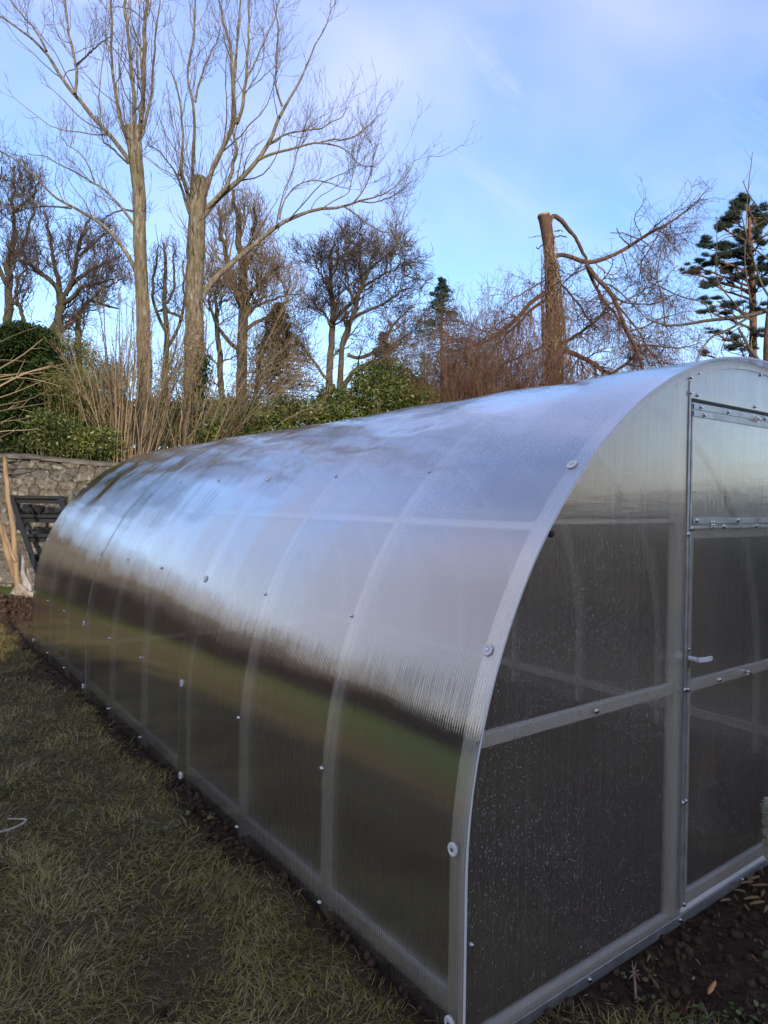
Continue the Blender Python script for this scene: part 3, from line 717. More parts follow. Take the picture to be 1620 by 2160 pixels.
def limb(spec, d, dz=0.0, K=18, wob=0.0, seed=0, rs=1.0):
    """photo polyline (px,py,radius px) at depth d, drifting by dz metres in depth to its tip"""
    s = np.asarray(spec, float); m = len(s); o = []
    L = np.r_[0, np.cumsum(np.hypot(*np.diff(s[:, :2], axis=0).T))]; L = L/L[-1]
    for k in range(m):
        dd = d+dz*L[k]; o.append([*at(s[k, 0], s[k, 1], dd), msize(s[k, 2], dd)*rs])
    o = resample(np.array(o), K)
    if wob:
        w = np.stack([fbm(v3(np.arange(K)*0.6, seed, j*5.0), 2, seed) for j in range(3)], -1)-0.5
        o[:, :3] += w*wob*np.linspace(0, 1, K)[:, None]
    return o
def thick_tubes(limbs, sides=12, rough=0.0, seed=0):
    V = []; Q = []; n = 0
    for L in limbs:
        P, R = L[None, :, :3], L[None, :, 3]
        v, q = tubes(P, R, sides)
        if rough:
            c = np.repeat(L[:, :3], sides, 0); r = np.repeat(L[:, 3], sides)
            f = 1+rough*(fbm(v*np.array([9, 9, 3.0]), 3, seed)-0.5)*2
            v = c+(v-c)*f[:, None]
        tip = len(v)-sides+np.arange(sides)
        V.append(v); Q.append(q+n); n += len(v)
    return np.concatenate(V), np.concatenate(Q)
def as_batch(limbs, K=16):
    B = np.stack([resample(L, K) for L in limbs]); return B[:, :, :3], B[:, :, 3]
def grow(P, R, m, length, K=6, angle=(0.5, 1.1), trop=(0, 0, 0.25), jit=0.25, rad=0.5, t0=0.2, t1=1.0, tip=0.25, rmin=0.0025, lvar=0.5, taper_len=0.5, bias=None):
    """m children per parent; random walk with a pull towards trop"""
    n, Kp, _ = P.shape
    t = rng.uniform(t0, t1, (n, m)); f = t*(Kp-1); i = np.minimum(f.astype(int), Kp-2); fr = f-i
    ar = np.arange(n)[:, None]
    A, B = P[ar, i], P[ar, i+1]; o = A+(B-A)*fr[..., None]; tan = nrm(B-A)
    rr = R[ar, i]*(1-fr)+R[ar, i+1]*fr
    rv = rng.normal(size=(n, m, 3)); perp = nrm(rv-(rv*tan).sum(-1, keepdims=True)*tan)
    a = rng.uniform(*angle, (n, m))[..., None]
    d = np.cos(a)*tan+np.sin(a)*perp
    if bias is not None: d = d+np.asarray(bias)
    d = nrm(d)
    if np.isscalar(length): L = np.full((n, m), float(length))
    else: L = np.asarray(length)[:, None]*np.ones((n, m))
    L = L*(1-lvar+2*lvar*rng.random((n, m)))*(1-taper_len*t)
    N = n*m; o = o.reshape(N, 3); d = d.reshape(N, 3); L = L.reshape(N); r0 = np.maximum(rr.reshape(N)*rad, rmin)
    out = np.zeros((N, K, 3)); out[:, 0] = o; p = o.copy(); trop = np.asarray(trop, float)
    for k in range(1, K):
        d = nrm(d+rng.normal(size=(N, 3))*jit+trop*(1.0/K*3)); p = p+d*(L/(K-1))[:, None]; out[:, k] = p
    Rr = r0[:, None]*(1-(1-tip)*np.linspace(0, 1, K)[None, :]); Rr = np.maximum(Rr, rmin*0.7)
    return out, Rr
def twig_mesh(name, batches, mat, parent, sides=3):
    V = []; Q = []; n = 0
    for P, R in batches:
        v, q = tubes(P, R, sides if R[:, 0].mean() < 0.03 else 5); V.append(v); Q.append(q+n); n += len(v)
    return mesh_np(name, np.concatenate(V), np.concatenate(Q), mat, parent, True)
def leaves(C, L, W, tilt=1.0, droop=0.0, dirs=None, fold=0.0):
    """rhombic leaf at every centre: verts, quads"""
    n = len(C); L = np.broadcast_to(L, n)[:, None]*rng.uniform(0.7, 1.3, (n, 1)); W = np.broadcast_to(W, n)[:, None]*rng.uniform(0.7, 1.3, (n, 1))
    d = nrm(rng.normal(size=(n, 3))*np.array([1, 1, tilt])-np.array([0, 0, droop])) if dirs is None else nrm(dirs)
    r = rng.normal(size=(n, 3)); s = nrm(np.cross(d, r)); u = np.cross(d, s)
    V = np.stack([C, C+d*L*0.5+s*W*0.5+u*W*fold, C+d*L, C+d*L*0.5-s*W*0.5+u*W*fold], 1)
    return V.reshape(-1, 3), np.arange(n*4).reshape(n, 4)

# ------------------------------------------------------------------ forked stake, planks and root foot by the heap
D_ST = 8.9
ST = empty('forked_stake', on_z(42, 1262, 0.1).tolist() if False else at(42, 1262, D_ST).tolist(), 'tall peeled forked wooden branch stood upright on its root foot by the heap', 'wooden stake')
SK = 0.82
lm = [limb([(10, 962, 5.6), (13, 1000, 5.8), (18, 1060, 6.2), (26, 1120, 6.6), (32, 1180, 7), (37, 1225, 7), (42, 1250, 9)], D_ST, 0.0, 22, 0.0)]
lm.append(limb([(-8, 1085, 6), (6, 1125, 7), (17, 1170, 8), (27, 1210, 8.5), (36, 1240, 7)], D_ST+0.02, 0.0, 14))
lm.append(limb([(8, 1110, 3.5), (16, 1140, 4), (23, 1165, 4), (31, 1185, 4)], D_ST-0.04, 0.0, 10))

for l_ in lm: l_[:, 3] *= SK; l_[:, :3] += (fbm(v3(np.arange(len(l_))*0.45, 3), 2, 7)-0.5)[:, None]*0.05*RT
v, q = thick_tubes(lm, 12, 0.22, 3); top = v[:12].mean(0)
V = np.concatenate([v, [top]]); tris = np.array([[i, (i+1) % 12, len(v)] for i in range(12)])
mesh_np('trunk', V, [q, tris], M['stake'], ST)
rt = []
for k, (dx, dy, r) in enumerate([(-26, 26, 7), (-14, 34, 8), (0, 38, 9), (14, 30, 8), (24, 20, 6), (34, 14, 5)]):
    rt.append(limb([(40, 1238, 8), (42+dx*.5, 1250+dy*.25, r*1.3), (42+dx, 1248+dy*.6, r), (42+dx*1.2, 1250+dy, r*.6)], D_ST-0.05*(k % 3), -0.12, 10, 0.05, k))
v, q = thick_tubes(rt, 10, 0.30, 8); mesh_np('root_foot', v, q, M['pale_stone'], ST)
for (pts, w, nm_, lab) in (([(38, 1168), (60, 1250)], 0.105, 'grey_plank', 'weathered grey plank leaning beside the forked stake'), ([(52, 1198), (74, 1258)], 0.085, 'short_board', 'short rough pale board leaning nearest the greenhouse corner')):
    a, b = at(*pts[0], D_ST+0.25), at(*pts[1], D_ST-0.05)
    mb = MB(); n = 9
    dd = (b-a)/np.linalg.norm(b-a); xx_ = nrm(np.cross(dd, -FW)); nn_ = np.cross(xx_, dd)
    prev = None; rows = []
    for k in range(n):
        c = a+(b-a)*k/(n-1); ww = w/2*(0.75+0.35*math.sin(k*1.1)+0.1*(k % 2)) if k else w*0.22
        rows.append([c+xx_*ww*s1+nn_*0.011*s2 for s1, s2 in ((-1, -1), (1, -1), (1, 1), (-1, 1))])
    rows = np.array(rows); I = np.arange(n*4).reshape(n, 4)
    q = np.concatenate([np.stack([I[:-1, j], I[:-1, (j+1) % 4], I[1:, (j+1) % 4], I[1:, j]], -1) for j in range(4)]+[I[:1], I[-1:, ::-1]])
    tag(mesh_np(nm_, rows.reshape(-1, 3), q, M['grey_wood'] if nm_ == 'grey_plank' else M['pale_stone'], None, False), lab, 'plank')
tag(MB().bar(at(52, 1287, 8.3), at(58, 1298, 8.25), 0.014, 0.012).build('plant_tag', M['washer']), 'small white plastic plant tag on the dark soil heap', 'plant tag')

# bleached stick on the lawn
def gpt(px, py, dz=0.0):
    p = on_z(px, py, 0.0)
    for _ in range(4): p = on_z(px, py, float(ground_z(p[0], p[1]))+dz)
    return p
sp_ = [(-12, 1757, 4.0), (12, 1753, 3.6), (36, 1744, 3.3), (52, 1735, 2.8), (57, 1729, 2.4), (48, 1727.5, 2.2), (16, 1727, 1.8)]
L_ = np.array([[*gpt(a, b, 0.035), c*2.1/FPX] for a, b, c in sp_])
v, q = thick_tubes([resample(L_, 26)], 7, 0.12, 4); tag(mesh_np('bent_stick', v, q, M['pale_twig']), 'thin bleached stick bent like a hook lying on the lawn', 'stick')
# small uprooted root
def root():
    c = gpt(1340, 2095, 0.02); ls = []
    def pp(x, y, r, h): return [*gpt(x, y, h), r]
    ls.append(resample(np.array([pp(1341, 2108, 0.0045, 0.01), pp(1340, 2080, 0.005, 0.02), pp(1338, 2060, 0.005, 0.03), pp(1336, 2045, 0.004, 0.03)]), 10))
    for (x, y) in ((1342, 2030), (1332, 2035), (1348, 2046), (1352, 2058), (1328, 2050), (1326, 2066), (1350, 2070), (1333, 2026)):
        ls.append(resample(np.array([pp(1338+random.uniform(-2, 2), 2055+random.uniform(-8, 12), 0.0028, 0.03), pp((1338+x)/2, (2055+y)/2-3, 0.0022, 0.035), pp(x, y, 0.001, 0.035)]), 6))
    a = [l for l in ls]
    v, q = thick_tubes(a, 6, 0.2); tag(mesh_np('torn_root', v, q, simple('root_skin', (0.16, 0.10, 0.075), (0.30, 0.21, 0.16), 30, 0.8)), 'small forked reddish root lying on the soil by the gable sill', 'root')
root()
# wood chips
def chip(name, c, L, W, Tk, ang, mat, label, grp=None):
    n = 7; rows = []; d = np.array([math.cos(ang), math.sin(ang), 0.08]); s = np.array([-math.sin(ang), math.cos(ang), 0.05])
    for k in range(n):
        f = k/(n-1); w = W/2*(math.sin(math.pi*min(0.97, max(0.06, f)))**0.6)*(0.8+0.4*random.random()); u = c+d*(f-0.5)*L+np.array([0, 0, 0.004*math.sin(f*3)])
        rows.append([u-s*w, u-np.array([0, 0, Tk*.4]), u+s*w, u+np.array([0, 0, Tk])])
    I = np.arange(n*4).reshape(n, 4)
    q = np.concatenate([np.stack([I[:-1, j], I[:-1, (j+1) % 4], I[1:, (j+1) % 4], I[1:, j]], -1) for j in range(4)]+[I[:1], I[-1:, ::-1]])
    o = mesh_np(name, np.array(rows).reshape(-1, 3), q, mat, None, False); tag(o, label, 'wood chip', grp); return o
chip('wood_chip', gpt(1502, 2084, 0.02), 0.062, 0.016, 0.006, 0.15, M['orange_chip'], 'bright orange split wood chip lying alone on the dark soil')
for k, (x, y, L, a) in enumerate([(1562, 1846, .035, .5), (1575, 1862, .055, -.4), (1590, 1853, .06, -.5), (1603, 1868, .06, -.5), (1545, 1872, .03, .2), (1560, 1880, .04, -1.2), (1585, 1895, .06, -.5), (1597, 1905, .06, -.7), (1609, 1885, .05, .1), (1552, 1893, .03, 1.0), (1616, 1918, .05, .2),
                                   (1575, 1915, .035, .9), (1368, 2022, .035, .3), (1365, 2048, .03, 1.2), (1382, 2075, .04, 1.3), (1517, 1930, .02, .4), (1530, 1900, .04, -.6), (1472, 2030, .025, 1.0), (1608, 1840, .03, .8)]):
    chip('wood_chip', gpt(x, y, 0.016), L, L*0.28, 0.005, a+random.uniform(-.2, .2), M['chip'], 'splinter of pale brown wood scattered on the soil beside the gable sill', 'wood splinters scattered by the gable sill')
# yard broom standing at the door: pale stiff bristles
BR = empty('yard_broom', at(1660, 1815, 2.62).tolist(), 'stiff yard broom with pale bristles leaning against the greenhouse door', 'broom')
bc = at(1662, 1752, 2.60)
ax_ = nrm(at(1662, 1700, 2.6)-at(1662, 1810, 2.6)); ox_ = nrm(at(1600, 1752, 2.6)-at(1662, 1752, 2.6))
zz_ = nrm(np.cross(ax_, ox_))
bevel(MB().frame_box(bc, ax_, ox_, zz_, 0.14, 0.022, 0.03).build('head', M['stake'], BR), 0.006)
n = 700; st = bc+ax_*rng.uniform(-0.11, 0.11, (n, 1))+ox_*0.018+zz_*rng.uniform(-.026, .026, (n, 1))
tuft = np.round(((st-bc) @ ax_)/0.014)*0.014
st = bc+ax_*tuft[:, None]+ox_*0.018+zz_*((st-bc) @ zz_)[:, None]
dd = nrm(ox_+ax_*rng.normal(0, .07, (n, 1))+zz_*rng.normal(0, .08, (n, 1))+ax_*(tuft[:, None]*1.2)); Lb = rng.uniform(0.055, 0.072, (n, 1))
P = st[:, None, :]+dd[:, None, :]*Lb[:, None, :]*np.linspace(0, 1, 4)[None, :, None]
v, q = tubes(P, np.full((n, 4), 0.0011), 4); mesh_np('bristles', v, q, M['bristle'], BR)
MB().bar(bc, bc-ox_*1.3*0.6+np.array([0, 0.0, 1.1])+np.array([0.25, 0, 0]), 0.026, 0.026).build('handle', M['stake'], BR)

# ------------------------------------------------------------------ unseen building, added to shade the garden and mirror in the sheets
tdir = -SUN_AZ; wdir = np.array([-tdir[1], tdir[0]])
def box_uv(u0, u1, w0, w1, z0, z1, mb):
    c = tdir*(u0+u1)/2+wdir*(w0+w1)/2
    return mb.frame_box((c[0], c[1], (z0+z1)/2), (*tdir, 0), (*wdir, 0), (0, 0, 1), (u1-u0)/2, (w1-w0)/2, (z1-z0)/2)
UH, HB = -10.5, 5.8
HO = empty('shade_house', (*(tdir*UH), -0.1), 'unseen rendered building with a slate roof, added behind the viewer for its shade', 'shade_house')
box_uv(UH-7, UH, -9, 2.0, -0.3, HB, MB()).build('wall', M['render_wall'], HO)
rf = MB(); c3 = lambda u, w, z: np.array([*(tdir*u+wdir*w), z])
rv = [c3(UH+0.35, -9.3, HB), c3(UH-7.35, -9.3, HB), c3(UH-3.5, -9.3, HB+2.6), c3(UH+0.35, 2.25, HB), c3(UH-7.35, 2.25, HB), c3(UH-3.5, 2.25, HB+2.6)]
mesh_np('roof', rv, [np.array([[0, 3, 5, 2], [1, 2, 5, 4], [0, 1, 4, 3]]), np.array([[0, 2, 1], [3, 4, 5]])], M['slate'], HO, False)
for w_ in (-7.0, -3.5, 0.3):
    for z_ in (1.0, 2.9):
        f = box_uv(UH, UH+0.05, w_-0.6, w_+0.6, z_-0.1, z_+1.0, MB()).build('window', M['white_frame'], HO)
        box_uv(UH+0.052, UH+0.06, w_-0.52, w_+0.52, z_-0.02, z_+0.92, MB()).build('pane', M['pane'], f)
# ------------------------------------------------------------------ trees
DP = 14.0
def tree(name, label, base, limbs, batches, mats, group=None, sides=12, rough=0.1, seed=0, cat='tree', extra=None):
    T = empty(name, [float(x) for x in base], label, cat, group)
    v, q = thick_tubes(limbs, sides, rough, seed)
    mesh_np('trunk', v, q, mats[0], T)
    if batches: twig_mesh('crown', batches, mats[1], T)
    return T
UPT = (0, 0, 0.28)

def pollard(name, label, trunk, limbs_, stumps, dzs, seed):
    Ls = [limb(trunk, DP, 0, 34, 0.0)]
    o = Ls[0]; o[:, 3] *= 0.91; o[:, 3] *= 1+0.10*(fbm(v3(np.arange(34)*0.8, seed), 2, seed)-0.5)*2
    for k, s in enumerate(limbs_): Ls.append(limb(s, DP, dzs[k % len(dzs)], 22, 0.10, seed+k, 0.64))
    P, R = as_batch(Ls[1:], 16)
    ln = np.linalg.norm(np.diff(P, axis=1), axis=2).sum(1)
    b1 = grow(P, R, 11, np.clip(ln*0.42, 0.5, 1.9), 9, (0.35, 0.9), (0, 0, 0.42), 0.17, 0.40, 0.15, 1.0, 0.3, 0.0044, 0.5, 0.45)
    b2 = grow(*b1, 4, 0.60, 6, (0.3, 0.9), (0, 0, 0.35), 0.18, 0.55, 0.15, 1.0, 0.4, 0.0035, 0.5, 0.4)
    b3 = grow(*b2, 2, 0.24, 4, (0.4, 0.9), (0, 0, 0.25), 0.2, 0.7, 0.3, 1.0, 0.5, 0.0028, 0.5, 0.3)
    # epicormic shoots round the pollard head and trunk
    hp = Ls[0][-5:]; PH = hp[None, :, :3]; RH = hp[None, :, 3]
    e1 = grow(PH, RH, 26, 1.6, 8, (0.9, 1.5), (0, 0, 1.2), 0.08, 0.05, 0.2, 1.0, 0.3, 0.0055, 0.5, 0.0)
    e2 = grow(*e1, 5, 0.45, 5, (0.3, 0.8), (0, 0, 0.4), 0.15, 0.6, 0.2, 1.0, 0.4, 0.0042)
    tp, tr = Ls[0][None, :, :3], Ls[0][None, :, 3]
    e3 = grow(tp, tr, 34, 0.7, 6, (0.9, 1.5), (0, 0, 0.5), 0.15, 0.05, 0.35, 0.95, 0.3, 0.0045, 0.6, 0.0)
    e4 = grow(*e3, 4, 0.3, 4, (0.3, 0.9), (0, 0, 0.3), 0.2, 0.6, 0.2, 1.0, 0.4, 0.0036)
    T = tree(name, label, at(trunk[0][0], trunk[0][1], DP)-np.array([0, 0, 0.6]), Ls, [b1, b2, b3, e1, e2, e3, e4], (M['bark_pollard'], M['twig_pollard']), 'pollarded trees behind the wall', 18, 0.16, seed)
    # cut tops of old pollard stubs
    mb = MB()
    for (x, y, r, h) in stumps:
        c = at(x, y, DP-0.03); mb.lathe(c, (0.05, 0, 1), [(msize(r, DP)*0.9, -msize(h, DP)), (msize(r, DP)*1.05, 0), (msize(r*.9, DP), 0.02), (0.0001, 0.03)], 12)
    mb.build('cut_stub', M['bark_pollard'], T, True)
    return T, Ls
A_L = [[(272, 300, 9), (262, 280, 6), (248, 230, 5), (240, 180, 4.5), (236, 110, 4), (234, 50, 3.5), (232, -60, 3)],
 [(282, 300, 8), (285, 265, 7), (282, 200, 6), (277, 120, 5.2), (266, 50, 4.6), (261, -60, 4)],
 [(292, 300, 8), (297, 260, 8), (302, 200, 6.4), (305, 110, 7), (307, 40, 6), (313, -60, 5)],
 [(298, 290, 5), (310, 245, 4), (322, 190, 4), (324, 110, 3.2), (332, 60, 2.6), (340, -40, 1.8)],
 [(280, 350, 8), (262, 325, 7.2), (250, 305, 7), (210, 262, 6.6), (180, 230, 6.2), (155, 195, 5.8), (130, 168, 5.2), (110, 130, 4.6), (92, 100, 4), (60, 72, 3.2), (0, 32, 2.6), (-70, -10, 2)],
 [(158, 198, 5), (163, 165, 4.6), (161, 135, 4.5), (152, 100, 4), (143, 60, 3.6), (138, 0, 3), (134, -60, 2.5)],
 [(161, 137, 3.4), (175, 125, 3.1), (190, 110, 2.6), (215, 88, 2), (235, 72, 1.4)],
 [(98, 108, 4), (88, 85, 3.4), (75, 62, 3), (50, 35, 2.5), (23, 0, 2), (-5, -50, 1.8)],
 [(290, 580, 8), (280, 555, 7), (268, 533, 6.4), (240, 495, 5.8), (200, 460, 5), (150, 438, 4.2), (110, 415, 3.6), (75, 375, 3), (50, 345, 2.6), (20, 322, 2), (-30, 305, 1.5)],
 [(150, 440, 3.2), (125, 436, 2.8), (90, 435, 2.6), (40, 437, 2.2), (-40, 434, 1.5)],
 [(286, 480, 5), (270, 455, 4.4), (250, 430, 3.8), (215, 395, 3.2), (180, 375, 2.6), (150, 363, 2.2), (120, 340, 1.8), (60, 322, 1.1)],
 [(200, 388, 2.4), (188, 350, 2), (172, 325, 1.6), (150, 312, 1.2), (128, 285, 1)],
 [(282, 445, 3.4), (262, 442, 2.8), (235, 450, 2.2), (213, 466, 1.6), (188, 458, 1)],
 [(270, 345, 3.4), (240, 315, 2.8), (222, 300, 2.2), (212, 283, 1.6)],
 [(298, 255, 4), (306, 225, 3), (300, 170, 2.5), (296, 100, 2.2), (292, 30, 1.8), (290, -40, 1.4)]]
TA, LA = pollard('pollarded_tree', 'slimmer pollarded tree with many tall pale shoots rising from one high head', [(306, 1010, 19), (303, 960, 17), (303, 850, 15.5), (304, 760, 15.5), (302, 650, 15), (296, 540, 14.5), (294, 430, 14.5), (290, 370, 15), (286, 325, 17), (281, 290, 19), (279, 270, 19)], A_L,
    [(272, 271, 8, 14), (290, 276, 6, 12), (240+44, 262, 4, 10)], (0.5, -0.8, 0.9, -0.4, 0.6, 1.0, -0.7), 21)
B_L = [[(402, 440, 8), (396, 405, 6.4), (385, 375, 5.6), (381, 362, 5.6), (387, 310, 3.8), (382, 230, 3), (372, 180, 2.3), (352, 140, 1.5)],
 [(408, 420, 8), (405, 380, 6), (408, 320, 5), (410, 260, 4.6), (412, 215, 4.2), (396, 190, 3.6), (392, 150, 3.2), (400, 110, 3), (410, 50, 2.6), (416, -50, 2)],
 [(412, 215, 3.6), (418, 180, 3.2), (437, 128, 2.8), (452, 95, 2.2), (466, 60, 1.5)],
 [(428, 420, 10), (436, 390, 8), (455, 340, 7.2), (480, 290, 7.2), (492, 262, 8), (500, 255, 7), (495, 225, 5.4), (494, 180, 5), (490, 120, 4.2), (480, 70, 3.6), (465, 30, 3), (452, -50, 2.5)],
 [(490, 265, 5.5), (492, 200, 4.6), (497, 130, 3.8), (503, 60, 3.2), (511, -50, 2.5)],
 [(498, 262, 6), (510, 240, 5.4), (514, 205, 5), (520, 160, 4.4), (522, 90, 3.4), (528, -50, 2.5)],
 [(520, 165, 3.4), (535, 140, 3), (552, 100, 2.4), (570, 62, 2), (598, -20, 1.5)],
 [(420, 470, 12), (440, 433, 9), (465, 412, 8.4), (493, 393, 7.8), (523, 363, 7.2), (550, 333, 6.8), (573, 293, 6), (587, 253, 5.4), (597, 223, 4.8), (607, 214, 3.8), (627, 187, 3.2), (640, 160, 3), (655, 120, 2.4), (667, 90, 2), (687, 50, 1.6), (706, 0, 1)],
 [(596, 225, 3.8), (585, 200, 3.2), (581, 175, 3), (583, 100, 2.6), (590, 60, 2), (575, 10, 1.5)],
 [(543, 338, 5), (560, 328, 4.4), (573, 325, 4.2), (620, 312, 3.6), (650, 303, 3.1), (700, 296, 2.6), (745, 289, 2.1), (780, 268, 1.6), (802, 238, 1)],
 [(668, 302, 2.6), (700, 304, 2.2), (725, 312, 2), (745, 333, 1.7), (760, 346, 1.5), (792, 352, 1)],
 [(573, 300, 3.6), (600, 283, 2.8), (640, 275, 2.6), (680, 269, 2.1), (715, 252, 1.6), (738, 225, 1)],
 [(436, 440, 8), (455, 420, 6.6), (478, 395, 6), (490, 355, 5.6), (499, 322, 5), (498, 300, 4), (492, 280, 3)],
 [(418, 640, 12), (432, 605, 10), (455, 585, 9.2), (480, 560, 8.6), (507, 540, 8), (545, 510, 7.4), (583, 477, 6.8), (607, 460, 6), (660, 442, 5), (697, 438, 4.4), (727, 435, 3.8), (755, 427, 3.2), (793, 415, 2.2), (833, 400, 1.7), (860, 373, 1.3), (879, 333, 0.9)],
 [(727, 436, 3.1), (745, 448, 2.8), (760, 460, 2.6), (790, 484, 2.1), (820, 493, 1.6), (845, 485, 1.2), (858, 435, 0.8)],
 [(788, 483, 2), (798, 500, 1.7), (805, 530, 1.3), (828, 548, 1.1), (849, 522, .8)],
 [(583, 476, 3), (588, 445, 2.5), (597, 405, 2.1), (612, 375, 1.7), (635, 300, 1.3), (652, 245, 1)],
 [(745, 428, 2.7), (760, 412, 2.2), (775, 385, 1.9), (785, 355, 1.5), (792, 305, 1)],
 [(590, 462, 3), (595, 430, 2.4), (620, 392, 2.1), (655, 378, 2), (690, 381, 1.6), (718, 394, 1.3), (738, 402, 1)],
 [(760, 425, 2.4), (790, 428, 2), (815, 420, 1.7), (845, 405, 1.3), (868, 385, .9)],
 [(400, 450, 6), (388, 415, 4.6), (375, 370, 3), (345, 330, 2.2), (310, 300, 1.5)],
 [(680, 440, 2.2), (700, 425, 1.8), (735, 410, 1.5), (748, 350, 1.2), (760, 300, .9)]]
TB, LB = pollard('pollarded_tree', 'stouter ivy-flecked pollarded tree whose long limbs sweep out towards the open sky', [(402, 1020, 23), (402, 965, 21), (406, 850, 20), (409, 760, 21), (411, 690, 21), (409, 600, 21), (414, 500, 20.5), (417, 430, 20), (418, 395, 19), (419, 375, 17.5)], B_L,
    [(410, 372, 7, 20), (425, 376, 8, 18), (500, 252, 5, 8), (380, 362, 5, 8)], (0.6, -0.9, 0.4, -0.5, 0.8, -0.3, 1.0), 51)
# ivy and dead climbers on the stouter trunk
def climbers(parent, spec, d, n, mat, name='vine', spread=1.15, r=(0.006, 0.012)):
    base = limb(spec, d, 0, 40); P = []; R = []
    for k in range(n):
        a0 = rng.uniform(0, 2*np.pi); tw = rng.uniform(-2.5, 2.5); s = rng.uniform(0, 0.45); e = rng.uniform(0.5, 1.0)
        t = np.linspace(s, e, 20)*(39); i = np.minimum(t.astype(int), 38); c = base[i, :3]+(base[i+1, :3]-base[i, :3])*(t-i)[:, None]; rr = base[i, 3]*spread
        a = a0+tw*np.linspace(0, 1, 20)+(fbm(v3(t*0.7, k), 2, k)-.5)*2.5
        P.append(c+np.stack([np.cos(a)*rr, np.sin(a)*rr, np.zeros(20)], -1)+rng.normal(0, 0.004, (20, 3))); R.append(np.linspace(1, .5, 20)*rng.uniform(*r))
    P = np.array(P); R = np.array(R); b = grow(P, R, 6, 0.35, 5, (0.3, 1.2), (0, 0, -0.1), 0.35, 0.7, 0.1, 1, 0.5, 0.003)
    twig_mesh(name, [(P, R), b], mat, parent)
    return base
bb = climbers(TB, [(402, 965, 21), (406, 850, 20), (409, 760, 21), (411, 690, 21), (409, 600, 21), (412, 540, 20)], DP, 26, M['vine'])
n = 2600; i = rng.integers(0, 20, n); a = rng.uniform(-0.6, 1.6, n)
c = bb[i, :3]+rng.normal(0, .05, (n, 3)); rr = bb[i, 3]*rng.uniform(1.0, 1.5, n); c = c+np.cos(a)[:, None]*rr[:, None]*np.array([*RT[:2], 0])-np.sin(a)[:, None]*rr[:, None]*np.array([*FW[:2], 0])*0.6
v, q = leaves(c, 0.055, 0.05, droop=0.6); mesh_np('ivy', v, q, M['leaf_ivy'], TB)
climbers(TA, [(303, 960, 17), (303, 850, 15.5), (304, 760, 15.5), (302, 650, 15), (296, 540, 14.5)], DP, 9, M['vine'], 'vine', 1.08, (0.004, 0.008))

# ---- far trees with dense fine crowns
def far_tree(name, label, specs, d, ell, mats, dens=(12, 7, 5), lens=(2.4, 1.3, 0.7), seed=0, group=None, wob=0.5, jit=0.17, rmin=0.011, trop=(0, 0, 0.10), extra=None):
    jit = jit*0.62; trop = (0, 0, 0.30) if ell else (0, 0, 0.16); dens = (dens[0]-2, dens[1], dens[2]-1)
    Ls = [limb(s, d, dz, 20, wob, seed+k, 0.78) for k, (s, dz) in enumerate(specs)]
    P, R = as_batch(Ls, 16)
    ln = np.linalg.norm(np.diff(P, axis=1), axis=2).sum(1)
    b1 = grow(P, R, dens[0], np.minimum(lens[0], ln*0.6), 9, (0.5, 1.2), trop, jit, 0.40, 0.22, 1.0, 0.3, rmin*1.5, 0.5, 0.3)
    b2 = grow(*b1, dens[1], lens[1], 7, (0.4, 1.1), trop, jit, 0.6, 0.2, 1.0, 0.4, rmin*1.15, 0.5, 0.3)
    b3 = grow(*b2, dens[2], lens[2], 5, (0.4, 1.1), trop, jit, 0.7, 0.2, 1.0, 0.5, rmin, 0.5, 0.3)
    bs = []
    for (P_, R_) in (b1, b2, b3):
        if ell is None: bs.append((P_, R_)); continue
        # keep twigs whose tip lies inside the crown outline (ellipsoids given in photo units)
        tip = P_[:, -1]; v = tip-CAM; dep = v @ FW; X_ = 810+FPX*(v @ RT)/dep; Y_ = 1080-FPX*(v @ UP)/dep
        keep = np.zeros(len(tip), bool)
        for (ex, ey, ea, eb) in ell: keep |= ((X_-ex)/ea)**2+((Y_-ey)/eb)**2 < 1.05+0.45*rng.normal(size=len(tip))
        bs.append((P_[keep], R_[keep]))
    return tree(name, label, at(specs[0][0][0][0], specs[0][0][0][1], d), Ls, bs, mats, group, 9, 0.18, seed)
OAK = (M['bark_oak'], M['twig_oak'])
